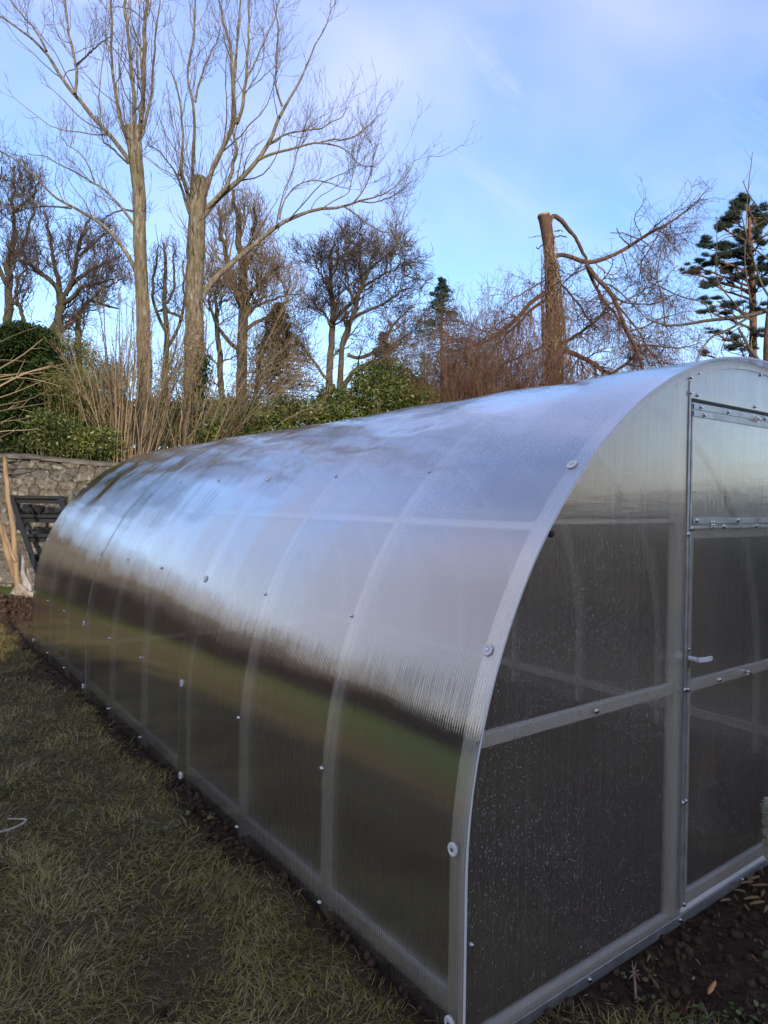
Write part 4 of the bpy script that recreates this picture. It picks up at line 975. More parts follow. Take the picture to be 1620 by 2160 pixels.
far_tree('oak_tree', 'bare round-crowned oak standing alone against the open sky beyond the roof', [
 ([(692, 860, 11), (694, 800, 9.5), (696, 740, 9), (700, 690, 8), (702, 640, 7), (697, 610, 6), (695, 560, 5), (700, 530, 4), (706, 508, 2.5)], 0.5),
 ([(716, 850, 10), (717, 800, 8), (719, 750, 7), (730, 700, 6.8), (745, 668, 6.2), (755, 640, 5.6), (765, 600, 5), (770, 570, 4), (792, 535, 2.5)], -1.0),
 ([(714, 828, 8), (740, 790, 6.5), (765, 768, 6), (800, 760, 5.2), (825, 745, 4.2), (842, 720, 3), (862, 700, 2)], -2.0),
 ([(733, 748, 5), (750, 757, 4.8), (765, 756, 4.6), (790, 742, 4.8), (812, 730, 4.6), (818, 705, 4), (825, 688, 3.5), (850, 665, 2.5), (872, 648, 1.5)], 1.5),
 ([(706, 820, 5), (690, 800, 4.6), (675, 785, 4.2), (660, 765, 3.6), (642, 732, 2.6), (625, 708, 1.6)], -1.5),
 ([(698, 690, 4), (690, 672, 3.4), (680, 655, 3), (663, 640, 2.4)], 0.6),
 ([(745, 672, 5.4), (762, 660, 4.6), (785, 650, 3.8), (805, 642, 3), (840, 620, 2.2), (865, 606, 1.5)], 2.5),
 ([(703, 680, 5), (716, 660, 5), (735, 645, 5), (752, 630, 4.6), (762, 600, 4), (758, 560, 3), (765, 525, 2)], 2.0),
 ([(697, 612, 4), (682, 592, 3), (670, 568, 2.4), (664, 538, 1.5)], -1.0),
 ([(763, 607, 4.2), (790, 590, 3.3), (820, 572, 2.4), (845, 560, 1.5)], -1.5),
 ([(768, 580, 3), (790, 560, 2.5), (812, 545, 2), (830, 530, 1.2)], 1.5),
 ([(697, 570, 3), (715, 550, 2.5), (730, 525, 2), (738, 508, 1.2)], 1.0),
 ([(745, 640, 3), (735, 600, 2.5), (728, 570, 2), (722, 540, 1.5)], -1.0)],
 40, None, OAK, (14, 9, 6), (2.2, 1.2, 0.65), 5, None, 0.5, 0.30, 0.013)
far_tree('tall_tree', 'tall dense-twigged brown tree rising close behind the stouter pollard', [
 ([(508, 900, 17), (510, 830, 15), (512, 760, 14), (514, 680, 14), (514, 600, 13), (512, 550, 11), (503, 490, 8), (498, 440, 6), (496, 408, 3)], 0.0),
 ([(514, 640, 7), (535, 612, 6), (556, 590, 5.6), (573, 572, 5), (590, 555, 3)], -1.0),
 ([(512, 620, 7), (490, 590, 6.5), (478, 540, 5.5), (465, 490, 4.5), (458, 440, 3)], 1.0),
 ([(510, 560, 6), (525, 520, 5.5), (535, 480, 4.5), (540, 440, 3)], -1.2),
 ([(512, 700, 6), (540, 680, 5), (570, 670, 4.4), (600, 640, 3.5), (618, 590, 2)], 1.2),
 ([(508, 740, 6), (480, 720, 5.4), (460, 690, 4.8), (445, 650, 4), (438, 600, 2.5)], -1.4),
 ([(470, 900, 10), (468, 820, 8.5), (462, 740, 7.5), (455, 680, 6), (450, 620, 4)], 1.8),
 ([(530, 900, 7), (540, 830, 6), (548, 760, 5.4), (560, 700, 4), (575, 650, 3)], -1.6),
 ([(512, 660, 4), (550, 640, 3.5), (590, 625, 2.5), (640, 610, 1.5)], 0.0)],
 26, [(500, 470, 72, 78), (500, 580, 92, 90), (520, 700, 120, 90), (590, 600, 55, 60), (520, 800, 130, 90)], (M['bark_oak'], M['twig_brown']), (15, 9, 6), (1.9, 1.1, 0.62), 33, None, 0.35, 0.28, 0.0085, (0, 0, 0.22))
far_tree('oak_tree', 'gnarled dark oak with flat dense clumps just beyond the slim pollard', [
 ([(114, 790, 12), (117, 740, 10), (122, 690, 9), (130, 645, 9.5), (133, 622, 9)], 0.0),
 ([(95, 770, 9), (100, 720, 9), (115, 680, 8), (128, 650, 8), (134, 620, 7)], 0.3),
 ([(133, 632, 8), (118, 600, 6.4), (100, 586, 6), (84, 573, 5.4), (62, 558, 4.6), (42, 545, 4), (15, 520, 2.5)], -0.8),
 ([(128, 625, 6), (124, 590, 5.6), (114, 555, 5), (110, 520, 4.4), (100, 480, 3.4), (92, 445, 2)], 0.9),
 ([(137, 622, 7), (152, 595, 6), (162, 560, 5.4), (165, 520, 4.8), (180, 485, 3.8), (196, 455, 2.5)], -1.0),
 ([(148, 605, 6), (170, 582, 5.4), (192, 570, 4.6), (222, 556, 3.5), (252, 540, 2)], 0.8),
 ([(133, 640, 7), (155, 628, 5.4), (172, 600, 4.4), (200, 600, 3.6), (240, 592, 2.5)], -1.5),
 ([(168, 540, 4), (190, 520, 4), (215, 500, 3), (235, 490, 2)], 1.6),
 ([(168, 795, 9), (166, 730, 7.5), (160, 680, 6.5), (172, 650, 5.4), (190, 625, 4.5), (215, 640, 3.5), (255, 650, 2)], 1.5),
 ([(185, 640, 3), (215, 610, 3), (240, 600, 2.4), (262, 590, 1.5)], 0.5)],
 30, [(185, 505, 75, 52), (95, 500, 65, 70), (215, 590, 70, 60), (200, 680, 80, 55), (55, 540, 50, 40)], OAK, (15, 8, 6), (1.7, 1.0, 0.55), 61, None, 0.35, 0.36, 0.0095)
far_tree('oak_tree', 'tallest of the dark bare oaks, partly beyond the picture edge above the cypress', [
 ([(12, 800, 14), (14, 740, 13), (17, 690, 12), (16, 640, 10), (18, 600, 9), (16, 560, 8)], 0.0),
 ([(16, 580, 7), (22, 540, 6), (30, 500, 5.4), (26, 450, 4.5), (28, 400, 3.4), (35, 355, 2)], 0.8),
 ([(14, 600, 7), (-5, 560, 6), (-20, 520, 5), (-18, 460, 4), (-5, 400, 3), (0, 350, 2)], -1.0),
 ([(18, 640, 6), (40, 640, 5.5), (48, 670, 5), (60, 700, 4)], -0.5),
 ([(20, 560, 5), (42, 530, 4.5), (60, 500, 4), (70, 450, 3), (78, 400, 2)], 1.0),
 ([(27, 450, 3.5), (50, 430, 3), (70, 410, 2.4), (85, 385, 1.5)], -1.2),
 ([(38, 645, 5), (32, 610, 4), (40, 580, 3.4), (60, 565, 2.4)], 0.6)],
 34, [(20, 400, 75, 75), (20, 490, 85, 80), (40, 600, 40, 45)], OAK, (15, 8, 6), (2.0, 1.2, 0.65), 81, None, 0.4, 0.34, 0.0105)
far_tree('ash_tree', 'thin grey bare tree filling the gap between the two pollards', [
 ([(350, 900, 9), (348, 800, 8), (352, 700, 7), (346, 620, 6), (350, 560, 4.5), (345, 510, 3)], 0.0),
 ([(350, 740, 5), (372, 700, 4.5), (385, 660, 4), (392, 610, 3), (385, 550, 2)], 1.0),
 ([(350, 700, 5), (330, 660, 4.5), (322, 620, 4), (326, 560, 3), (335, 520, 2)], -1.0),
 ([(352, 640, 4), (370, 610, 3.5), (365, 570, 3), (372, 530, 2)], 0.5),
 ([(385, 670, 4), (350, 655, 3.4), (332, 660, 2.6)], 0.5)],
 24, [(352, 580, 52, 85), (350, 700, 60, 90)], (M['bark_oak'], M['twig_oak']), (8, 5, 5), (1.3, 0.8, 0.5), 91, None, 0.3, 0.3, 0.008)

# ---- broken larch
DL = 16.2
L_L = [[(1156, 470, 8), (1166, 453, 7), (1182, 461, 6.6), (1196, 482, 6), (1215, 503, 5.6), (1228, 525, 5), (1236, 550, 4.6)],
 [(1170, 540, 8), (1178, 528, 7), (1196, 536, 6.6), (1220, 549, 7), (1240, 561, 7), (1262, 552, 6.4), (1300, 535, 5.4), (1340, 512, 4.8), (1380, 485, 4.2), (1420, 465, 3.4), (1450, 445, 2.6), (1475, 420, 1.8), (1497, 395, 1)],
 [(1236, 558, 7), (1260, 590, 6.6), (1288, 613, 6.6), (1305, 650, 6), (1320, 690, 5.4), (1335, 725, 4.8), (1352, 765, 3.6), (1360, 800, 3)],
 [(1238, 562, 5.6), (1253, 598, 5), (1270, 630, 5), (1298, 663, 4.2), (1320, 700, 3.6), (1342, 742, 3)],
 [(1158, 612, 6), (1138, 624, 6.4), (1118, 640, 7), (1090, 672, 7), (1065, 695, 6.4), (1030, 718, 5), (990, 732, 3.6), (950, 742, 2)],
 [(1152, 632, 5), (1122, 650, 5), (1095, 680, 4.4), (1075, 700, 4), (1040, 735, 3)],
 [(1182, 728, 6), (1215, 708, 5), (1250, 682, 4.6), (1280, 652, 3.6), (1298, 632, 2)],
 [(1180, 735, 8), (1215, 748, 7.6), (1250, 766, 7), (1280, 785, 6.4), (1305, 805, 5)],
 [(1290, 790, 5.6), (1315, 770, 4.6), (1338, 750, 4), (1352, 735, 3)],
 [(1158, 728, 4), (1120, 742, 3.6), (1070, 765, 3), (1030, 790, 2)],
 [(1338, 728, 3.4), (1380, 728, 2.8), (1430, 736, 2.2), (1485, 722, 1)],
 [(1295, 628, 3), (1330, 642, 2.6), (1380, 642, 2.1), (1432, 618, 1.2)],
 [(1168, 590, 4), (1190, 605, 3.6), (1215, 635, 3), (1235, 665, 2.6), (1258, 692, 1.6)],
 [(1152, 590, 2.6), (1125, 605, 2.2), (1095, 622, 1.8), (1068, 640, 1)],
 [(1326, 700, 3), (1360, 690, 2.4), (1400, 668, 1.8), (1440, 660, 1)],
 [(1238, 565, 3), (1205, 580, 2.4), (1185, 600, 2), (1178, 640, 1.2)],
 [(1304, 645, 2.6), (1345, 620, 2), (1390, 595, 1.4), (1430, 560, 1)],
 [(1300, 640, 3), (1340, 690, 2.6), (1370, 740, 2), (1400, 775, 1.4)],
 [(1170, 500, 2), (1185, 497, 1.6), (1198, 501, 1)], [(1158, 512, 2.4), (1142, 519, 1.8), (1132, 523, 1.4)], [(1155, 498, 1.4), (1130, 498, 1), (1115, 502, .7)], [(1170, 488, 2), (1180, 486, 1.5), (1186, 487, 1)], [(1330, 520, 2.4), (1310, 500, 1.8), (1300, 483, 1.4)],
 [(1400, 475, 2), (1350, 560, 1.6), (1345, 600, 1.2)], [(1350, 505, 2), (1315, 492, 1.6), (1290, 490, 1)], [(1380, 485, 2), (1410, 495, 1.5), (1440, 492, 1)]]
Lt = [limb([(1168, 860, 22), (1168, 815, 20), (1170, 760, 18), (1168, 700, 16), (1164, 640, 14.5), (1161, 560, 13), (1156, 500, 12), (1151, 470, 12.6), (1147, 453, 12)], DL, 0, 30)]
dz = (0.6, 0.2, -0.8, 0.7, -0.5, 0.5, -0.9, 0.8, 0.3, -0.6, 0.4)
for k, s in enumerate(L_L): Lt.append(limb(s, DL-0.05, dz[k % len(dz)], 20, 0.10, 200+k, 0.68))
P, R = as_batch([l_ for k_, l_ in enumerate(Lt[1:]) if k_ not in (0, 18, 19, 20, 21, 22, 24)], 16); ln = np.linalg.norm(np.diff(P, axis=1), axis=2).sum(1)
b1 = grow(P, R, 14, np.clip(ln*0.48, 0.12, 1.5), 9, (0.6, 1.3), (0, 0, -0.30), 0.22, 0.40, 0.15, 1.0, 0.3, 0.0052, 0.5, 0.4)
b2 = grow(*b1, 11, 0.55, 6, (0.6, 1.3), (0, 0, -0.22), 0.20, 0.6, 0.1, 1.0, 0.4, 0.0042, 0.5, 0.3)
b3 = grow(*b2, 2, 0.22, 4, (0.6, 1.2), (0, 0, 0.1), 0.2, 0.7, 0.2, 1.0, 0.4, 0.0034, 0.5, 0.3)
LT = empty('broken_larch', at(1168, 860, DL).tolist(), 'snapped larch trunk cut flat at the top with hanging cone-studded limbs', 'tree')
v, q = thick_tubes(Lt, 16, 0.26, 7); mesh_np('trunk', v, q, M['bark_larch'], LT)
twig_mesh('crown', [b1, b2, b3], M['twig_larch'], LT)
tp = Lt[0][-1]; MB().lathe(tp[:3], (-0.12, 0, 1), [(tp[3]*1.02, -0.03), (tp[3]*1.03, 0.012), (tp[3]*0.8, 0.02), (0.0001, 0.022)], 18).build('cut_top', M['cut_wood'], LT, True)
climbers(LT, [(1169, 830, 26), (1170, 760, 23), (1168, 700, 21), (1164, 640, 19), (1161, 560, 16), (1157, 510, 13.5)], DL, 85, M['vine'], 'vine', 1.16, (0.005, 0.012))
climbers(LT, [(1180, 640, 10), (1172, 590, 8), (1167, 530, 6), (1166, 480, 5), (1162, 458, 4)], DL-0.15, 7, M['vine'], 'torn_bark', 1.0, (0.008, 0.018))
# cones sit along the twigs
pc = b1[0][:, 1:, :].reshape(-1, 3); pc2 = b2[0][:, ::2, :].reshape(-1, 3)
cc = np.concatenate([pc[rng.random(len(pc)) < 0.30], pc2[rng.random(len(pc2)) < 0.10]])
cc = cc+rng.normal(0, 0.012, cc.shape)
oct_ = np.array([[1, 0, 0], [-1, 0, 0], [0, 1, 0], [0, -1, 0], [0, 0, 1.3], [0, 0, -1.0]])
V = (cc[:, None, :]+oct_[None]*rng.uniform(0.010, 0.019, (len(cc), 1, 1))).reshape(-1, 3)
tf = np.array([[0, 2, 4], [2, 1, 4], [1, 3, 4], [3, 0, 4], [2, 0, 5], [1, 2, 5], [3, 1, 5], [0, 3, 5]])
tris = (tf[None]+6*np.arange(len(cc))[:, None, None]).reshape(-1, 3)
tag(mesh_np('cones', V, tris, M['cone'], LT), kind='stuff')

# ---- bare tree whose trunk stands just outside the frame on the right
DR = 8.5
N_L = [[(1790, 560, 9), (1700, 620, 7.6), (1640, 650, 6.4), (1600, 662, 5.8), (1560, 672, 5.4), (1520, 673, 4.9), (1480, 677, 4.4), (1440, 687, 3.8), (1400, 689, 3.2), (1380, 685, 2.6), (1362, 672, 1.8)],
 [(1578, 670, 3.6), (1540, 694, 3.3), (1500, 709, 3.1), (1482, 733, 2.6), (1472, 755, 2.2), (1467, 772, 2)],
 [(1403, 688, 2.2), (1400, 650, 2), (1396, 620, 2), (1384, 588, 1.8), (1391, 545, 1.3), (1404, 508, .8)],
 [(1384, 590, 1.8), (1362, 572, 1.5), (1342, 553, 1.2), (1325, 530, .8)],
 [(1388, 602, 1.7), (1420, 619, 1.6), (1450, 631, 1.6), (1483, 634, 1.6), (1495, 654, 1.6), (1505, 674, 1.6)],
 [(1572, 665, 2.4), (1545, 635, 2.1), (1518, 605, 1.9), (1508, 583, 1.6), (1512, 530, 1.2), (1511, 458, .8)],
 [(1585, 640, 2), (1570, 560, 1.7), (1573, 480, 1.5), (1578, 400, 1.2), (1587, 322, .9)],
 [(1660, 560, 3), (1640, 500, 2.4), (1620, 468, 2.1), (1598, 435, 1.8), (1580, 412, 1.5), (1566, 380, 1)],
 [(1640, 652, 3.6), (1605, 600, 3), (1592, 555, 2.4), (1575, 500, 2), (1560, 440, 1.2)],
 [(1700, 600, 3), (1650, 570, 2.6), (1610, 540, 2.2), (1570, 505, 1.6), (1540, 490, 1)],
 [(1560, 674, 2), (1530, 650, 1.6), (1480, 640, 1.2)], [(1540, 694, 1.6), (1520, 740, 1.2), (1530, 760, .8)],
 [(1600, 760, 5), (1580, 735, 4.4), (1565, 705, 3.6), (1558, 692, 3)]]
Ln = [limb([(1812, 1150, 30), (1806, 950, 26), (1800, 700, 24), (1792, 500, 20), (1780, 300, 15), (1775, 100, 10)], DR, 0, 24)]
for k, s in enumerate(N_L): Ln.append(limb(s, DR, (0.4, -0.5, 0.2)[k % 3], 18, 0.02, 300+k, 0.72))
P, R = as_batch(Ln[1:], 16)
b1 = grow(P, R, 3, 0.3, 5, (0.5, 1.0), (0, 0, 0.3), 0.14, 0.5, 0.1, 1, 0.4, 0.0032, 0.6)
b2 = grow(P, R, 10, 0.03, 3, (0.8, 1.4), (0, 0, 0.1), 0.1, 0.6, 0.05, 1, 0.4, 0.003, 0.6)
tree('ash_tree', 'bare grey branches reaching in front of the pine from a trunk out of view', at(1812, 1150, DR), Ln, [b1, b2], (M['bark_grey'], M['twig_brown']), None, 10, 0.08, 9)

# ---- Scots pine
DS = 24.0
def tufts(C, n_need, L, w, out=None, up=0.35):
    n = len(C); c = np.repeat(C, n_need, 0)
    d = rng.normal(size=(n*n_need, 3)); d[:, 2] = np.abs(d[:, 2])*0.8+up*0.2; d = nrm(d)
    s = nrm(np.cross(d, rng.normal(size=d.shape)))*w; LL = L*rng.uniform(0.6, 1.1, (len(c), 1))
    V = np.stack([c-s, c+s, c+d*LL], 1).reshape(-1, 3)
    return V, np.arange(len(V)).reshape(-1, 3)
PN = empty('scots_pine', at(1588, 850, DS).tolist(), 'dark scots pine with rounded needle clumps beyond the greenhouse ridge', 'tree')
Ls = [limb([(1586, 860, 9), (1587, 790, 8.4), (1589, 700, 7.6), (1588, 620, 6.8), (1585, 560, 5.6), (1582, 500, 4.5), (1580, 450, 3.2), (1578, 412, 1.8)], DS, 0, 24)]
CL = [(1565, 428, 20, 16), (1545, 462, 26, 20), (1592, 462, 26, 20), (1522, 480, 20, 10), (1560, 500, 34, 16), (1500, 515, 26, 10), (1606, 505, 24, 18), (1540, 528, 34, 14), (1580, 538, 32, 14), (1478, 566, 22, 12), (1448, 572, 14, 8), (1512, 560, 26, 14), (1552, 572, 34, 12), (1612, 560, 24, 16), (1496, 596, 18, 12), (1530, 590, 26, 8), (1602, 600, 26, 12), (1512, 632, 26, 7), (1492, 655, 20, 8), (1545, 645, 24, 6), (1528, 662, 20, 8), (1600, 650, 20, 10), (1512, 702, 14, 6), (1548, 712, 16, 8), (1560, 738, 26, 10), (1590, 700, 20, 8), (1485, 745, 10, 5), (1500, 540, 14, 6), (1640, 480, 30, 40), (1645, 560, 30, 40)]
tf_c = []
for k, (x, y, rx, ry) in enumerate(CL):
    dz_ = rng.uniform(-1.2, 1.2); yb_ = y+18+0.12*abs(x-1586)
    Ls.append(limb([(1586, min(yb_+8, 780), 2.6), ((1586+x)/2, (yb_+y)/2+6, 2.0), (x, y+2, 1.3)], DS, dz_, 10, 0.15, 400+k))
    n = int(rx*ry*0.62)+10; rx *= 1.12
    nb = 7; cen = rng.normal(0, 0.55, (nb, 3))*np.array([1, 1.15, 1]); a = rng.normal(size=(n, 3)); a = nrm(a)*rng.random((n, 1))**0.5*rng.uniform(0.30, 0.55, (nb, 1))[rng.integers(0, nb, n)]; a = a+cen[rng.integers(0, nb, n)]
    c = np.array([at(x+a[i, 0]*rx, y+a[i, 1]*ry-abs(a[i, 0])*0, DS+dz_+a[i, 2]*msize(rx, DS)) for i in range(n)]); tf_c.append(c)
C_ = np.concatenate(tf_c); V, Tr = tufts(C_, 22, 0.15, 0.006)
P, R = as_batch(Ls[1:], 12); tb = grow(P, R, 9, 0.7, 5, (0.4, 1.1), (0, 0, 0.1), 0.25, 0.6, 0.2, 1, 0.5, 0.006)
v, q = thick_tubes(Ls, 9, 0.12, 4); v2, q2 = tubes(*tb, 3); mesh_np('trunk', np.concatenate([v, v2]), np.concatenate([q, q2+len(v)]), M['bark_pine'], PN)
mesh_np('crown', V, Tr, M['needle_pine'], PN)
v, q = thick_tubes([limb([(1624, 880, 12), (1622, 800, 11), (1620, 740, 10), (1622, 690, 9), (1630, 600, 7), (1635, 450, 4)], DS-2, 0, 16)], 12, 0.1)
P2 = empty('pine_tree', at(1624, 880, DS-2).tolist(), 'thick orange-brown pine trunk at the picture edge beside the scots pine', 'tree'); mesh_np('trunk', v, q, M['bark_pine'], P2)
C2 = np.array([at(1700+rng.normal()*35, 520+rng.normal()*45, DS-2+rng.normal()) for _ in range(160)]); V, Tr = tufts(C2, 20, 0.14, 0.006); mesh_np('crown', V, Tr, M['needle_pine'], P2)

# ---- conical conifers
def fir(name, label, px, top, bot, d, half, mat, nlev=26, per=9, seed=0, gap=0.0, droop=0.35, dens=1.0):
    T0 = at(px, bot, d); T1 = at(px, top, d); H = T1[2]-T0[2]
    F = empty(name, T0.tolist(), label, 'tree')
    tr = np.stack([*[np.linspace(T0[k], T1[k], 12) for k in range(3)], np.linspace(0.018*H, 0.004*H, 12)], -1)
    v, q = thick_tubes([tr], 8); mesh_np('trunk', v, q, M['bark_oak'], F)
    hw = msize(half, d); P = []; Rr = []
    for k in range(nlev):
        f = (k+0.5)/nlev; z = f**0.9
        for j in range(per):
            a = rng.uniform(0, 2*np.pi); Lb = hw*(1-z)**0.85*rng.uniform(0.55, 1.15)+0.08; n = 8; s = np.linspace(0, 1, n)
            base = T0+(T1-T0)*(z+rng.normal()*0.008)
            dr = np.array([math.cos(a), math.sin(a), 0]); p = base+dr*(Lb*s)[:, None]; p[:, 2] += Lb*(0.18*s-droop*s**2+0.12*s**3)*1.2; P.append(p); Rr.append(np.linspace(0.02, 0.006, n))
    P = np.array(P); Rr = np.array(Rr); s1 = grow(P, Rr, 9, np.linalg.norm(P[:, -1]-P[:, 0], axis=1)*0.42, 4, (0.6, 1.1), (0, 0, -0.25), 0.12, 0.6, 0.1, 1.0, 0.5, 0.006)
    twig_mesh('branches', [(P, Rr)], M['bark_oak'], F)
    allp = np.concatenate([s1[0].reshape(-1, 3), P[:, 2:].reshape(-1, 3)]); pk = rng.random(len(allp)) < dens*0.9; c = allp[pk]
    c = np.repeat(c, 2, 0)+rng.normal(0, 0.03, (pk.sum()*2, 3))
    v, q = leaves(c, 0.17*d/38, 0.04*d/38, 0.6, 0.5); mesh_np('crown', v, q, mat, F)
fir('fir_tree', 'small dark pointed fir beside the reddish thicket', 932, 588, 860, 36, 150, M['needle_fir'], 24, 9, 1)
fir('dead_conifer', 'brownish cone-shaped conifer in front of the round-crowned oak', 590, 640, 900, 24, 135, M['needle_dead'], 28, 12, 2, 0, 0.3, 1.0)
fir('dark_conifer', 'small blackish conifer half hidden below the larch side of the round-crowned oak', 808, 700, 850, 42, 56, M['needle_fir'], 14, 8, 3)

# ---- shrubs
def stems(base, n, H, spread, lean=(0, 0, 0), K=9, r=(0.006, 0.016), foot=0.25, jit=0.05, arch=0.0, pw=1.0):
    a = rng.uniform(0, 2*np.pi, n); sp = spread*rng.random(n)**pw
    o = np.asarray(base)+np.stack([np.cos(a)*foot*rng.random(n), np.sin(a)*foot*rng.random(n), np.zeros(n)], -1)
    d = nrm(np.stack([np.cos(a)*sp, np.sin(a)*sp, np.ones(n)], -1)+np.asarray(lean)); L = H*rng.uniform(0.55, 1.05, n)
    P = np.zeros((n, K, 3)); P[:, 0] = o; p = o
    for k in range(1, K):
        d = nrm(d+rng.normal(size=(n, 3))*jit+np.array([0, 0, -arch*k/K])); p = p+d*(L/(K-1))[:, None]; P[:, k] = p
    return P, rng.uniform(*r, n)[:, None]*np.linspace(1, 0.3, K)[None, :]
def shrub(name, label, base, batches, mat, lv=None, cat='shrub', group=None):
    S = empty(name, [float(x) for x in base], label, cat, group); twig_mesh('stems', batches, mat, S, 4)
    if lv is not None:
        for nm, v, q, m in lv: mesh_np(nm, v, q, m, S)
    return S
RT2 = np.array([RT[0], RT[1], 0])
b = at(262, 1010, 12.6); s = stems(b, 52, 3.3, 0.40, K=9, r=(0.008, 0.022), foot=0.45, jit=0.035); s2 = stems(b+RT2*0.3, 26, 2.3, 0.8, K=8, r=(0.005, 0.012), foot=0.3)
t1 = grow(*s, 6, 0.9, 6, (0.2, 0.6), (0, 0, 0.2), 0.10, 0.5, 0.3, 1, 0.3, 0.0035); t2 = grow(*t1, 3, 0.35, 4, (0.3, 0.8), (0, 0, 0.1), 0.15, 0.6, 0.2, 1, 0.4, 0.003)
shrub('multi_stem_shrub', 'upright clump of many straight tan stems at the foot of the slim pollard', b, [s, s2, t1, t2], M['stem_tan'])
b = at(420, 1000, 13.2); s = stems(b, 46, 3.6, 0.95, lean=RT2*0.55, K=9, r=(0.007, 0.015), foot=0.5, jit=0.05, arch=0.03); t1 = grow(*s, 7, 1.1, 6, (0.2, 0.7), (0, 0, 0.15), 0.12, 0.5, 0.2, 1, 0.3, 0.0035); t2 = grow(*t1, 4, 0.4, 4, (0.3, 0.9), (0, 0, 0.1), 0.15, 0.6, 0.2, 1, 0.4, 0.003)
shrub('arching_shrub', 'pale leafless shrub arching out from the foot of the stouter pollard', b, [s, t1, t2], M['stem_tan'])
for k, (px, py, d, n, H, mat, lab) in enumerate([(900, 905, 15.0, 90, 1.9, 'stem_olive', 'olive leafless brush directly behind the middle of the roof edge'), (960, 900, 15.2, 200, 2.3, 'stem_red', 'reddish twig thicket below the small fir'), (1030, 880, 15.2, 260, 2.4, 'stem_red', 'densest reddish thicket between the fir and the larch trunk'), (1100, 860, 15.6, 240, 2.1, 'stem_red', 'low reddish thicket hard against the larch trunk'), (1240, 850, 16.0, 150, 1.35, 'stem_red', 'scrubby reddish twigs under the hanging larch limbs'), (1380, 830, 16.4, 120, 1.15, 'stem_red', 'sparse reddish brush behind the front end of the ridge')]):
    b = at(px, py, d); gz_ = float(ground_z(b[0], b[1])); H = H*1.1+(b[2]-gz_); b[2] = gz_; s = stems(b, n, H, 0.75*0.62, K=8, r=(0.004, 0.009), foot=0.7, jit=0.09, arch=0.04); t1 = grow(*s, 9, 0.7, 6, (0.3, 0.9), (0, 0, 0.15), 0.18, 0.6, 0.35, 1, 0.4, 0.003); t2 = grow(*t1, 4, 0.28, 4, (0.3, 1.0), (0, 0, 0.1), 0.2, 0.7, 0.2, 1, 0.4, 0.0026)
    shrub('twig_thicket', lab, b, [s, t1, t2], M[mat], group='leafless thickets behind the roof')
b = at(1000, 870, 15.6); gz_ = float(ground_z(b[0], b[1])); H_ = 3.1+b[2]-gz_; b[2] = gz_; s = stems(b, 14, H_, 0.16, K=9, r=(0.004, 0.007), foot=1.6, jit=0.04)
shrub('sapling_clump', 'few tall thin whips standing above the reddish thicket', b, [s, grow(*s, 4, 0.4, 4, (0.3, 0.6), (0, 0, .3), .1, .6, .4, 1, .4, .0028)], M['stem_olive'])

def leafy(name, label, blobs, d, leafL, leafW, n, mat, stem_mat, droop=0.3, group=None, shell=0.55, tilt=1.0):
    """blobs: (px,py,rx,ry) lumps of a crown; leaves sit on twigs through the outer part of each lump"""
    cs = []; tw = []
    tot = sum(a[2]*a[3] for a in blobs)
    for k, (x, y, rx, ry) in enumerate(blobs):
        m = int(n*rx*ry/tot/5)+1; dd = d+rng.uniform(-0.5, 0.5); c0 = at(x, y, dd)
        u = nrm(rng.normal(size=(m, 3))); u[:, 2] = u[:, 2]*0.9+0.1; rr = shell+(1.05-shell)*rng.random((m, 1))**0.7
        rr = rr*(0.72+0.5*fbm(u*2.2+k*3, 3, 500+k))[:, None]*1.12
        p = c0+u*rr*np.array([msize(rx, d), msize(rx, d), msize(ry, d)])
        cs.append(np.repeat(p, 5, 0)+rng.normal(0, leafL*0.7, (m*5, 3)))
        ks = rng.integers(0, m, max(6, m//22)); e = p[ks]; st = c0+rng.normal(0, .05, (len(ks), 3)); st[:, 2] = ground_z(st[:, 0], st[:, 1])
        f = np.linspace(0, 1, 6)[None, :, None]; tw.append(st[:, None, :]*(1-f)+e[:, None, :]*f+np.sin(f*3.1)*rng.normal(0, .06, (len(ks), 1, 3)))
    tw = np.concatenate(tw); b = at(blobs[0][0], blobs[0][1]+blobs[0][3], d)
    v, q = leaves(np.concatenate(cs), leafL, leafW, tilt, droop)
    return shrub(name, label, b, [(tw, np.tile(np.linspace(0.012, 0.004, 6), (len(tw), 1)))], stem_mat, [('foliage', v, q, mat)], group=group)
LG = 'laurel bushes along the wall'
leafy('laurel_bush', 'glossy green laurel right above the stone wall coping', [(120, 925, 60, 38), (170, 950, 50, 36), (95, 890, 30, 20), (210, 935, 40, 30)], 12.4, 0.075, 0.03, 6500, M['leaf_laurel'], M['stem_olive'], 0.1, LG)
leafy('laurel_bush', 'yellow-green laurel between the stouter pollard and the brown conifer', [(480, 925, 60, 44), (560, 910, 60, 44), (520, 880, 44, 34), (600, 870, 34, 30), (640, 890, 44, 36)], 13.7, 0.08, 0.034, 12000, M['leaf_laurel'], M['stem_olive'], 0.1, LG)
leafy('laurel_bush', 'darker laurel at the foot of the round-crowned oak', [(690, 880, 50, 36), (740, 875, 46, 34), (705, 845, 38, 26)], 14.4, 0.08, 0.034, 8000, M['leaf_laurel'], M['stem_olive'], 0.1, LG)
leafy('laurel_bush', 'tallest yellow-green laurel in front of the round-crowned oak', [(800, 840, 60, 50), (855, 840, 48, 44), (780, 800, 36, 30), (825, 795, 40, 32), (880, 850, 36, 34)], 14.8, 0.08, 0.032, 15000, M['leaf_laurel'], M['stem_olive'], 0.1, LG)
leafy('bamboo_clump', 'feathery yellow-green bamboo beside the dark cypress', [(150, 740, 46, 34), (185, 800, 60, 50), (140, 830, 46, 50), (215, 870, 60, 50), (120, 770, 30, 30), (240, 800, 30, 40)], 14.5, 0.12, 0.016, 15000, M['leaf_bamboo'], M['stem_olive'], 0.5, None, 0.3)
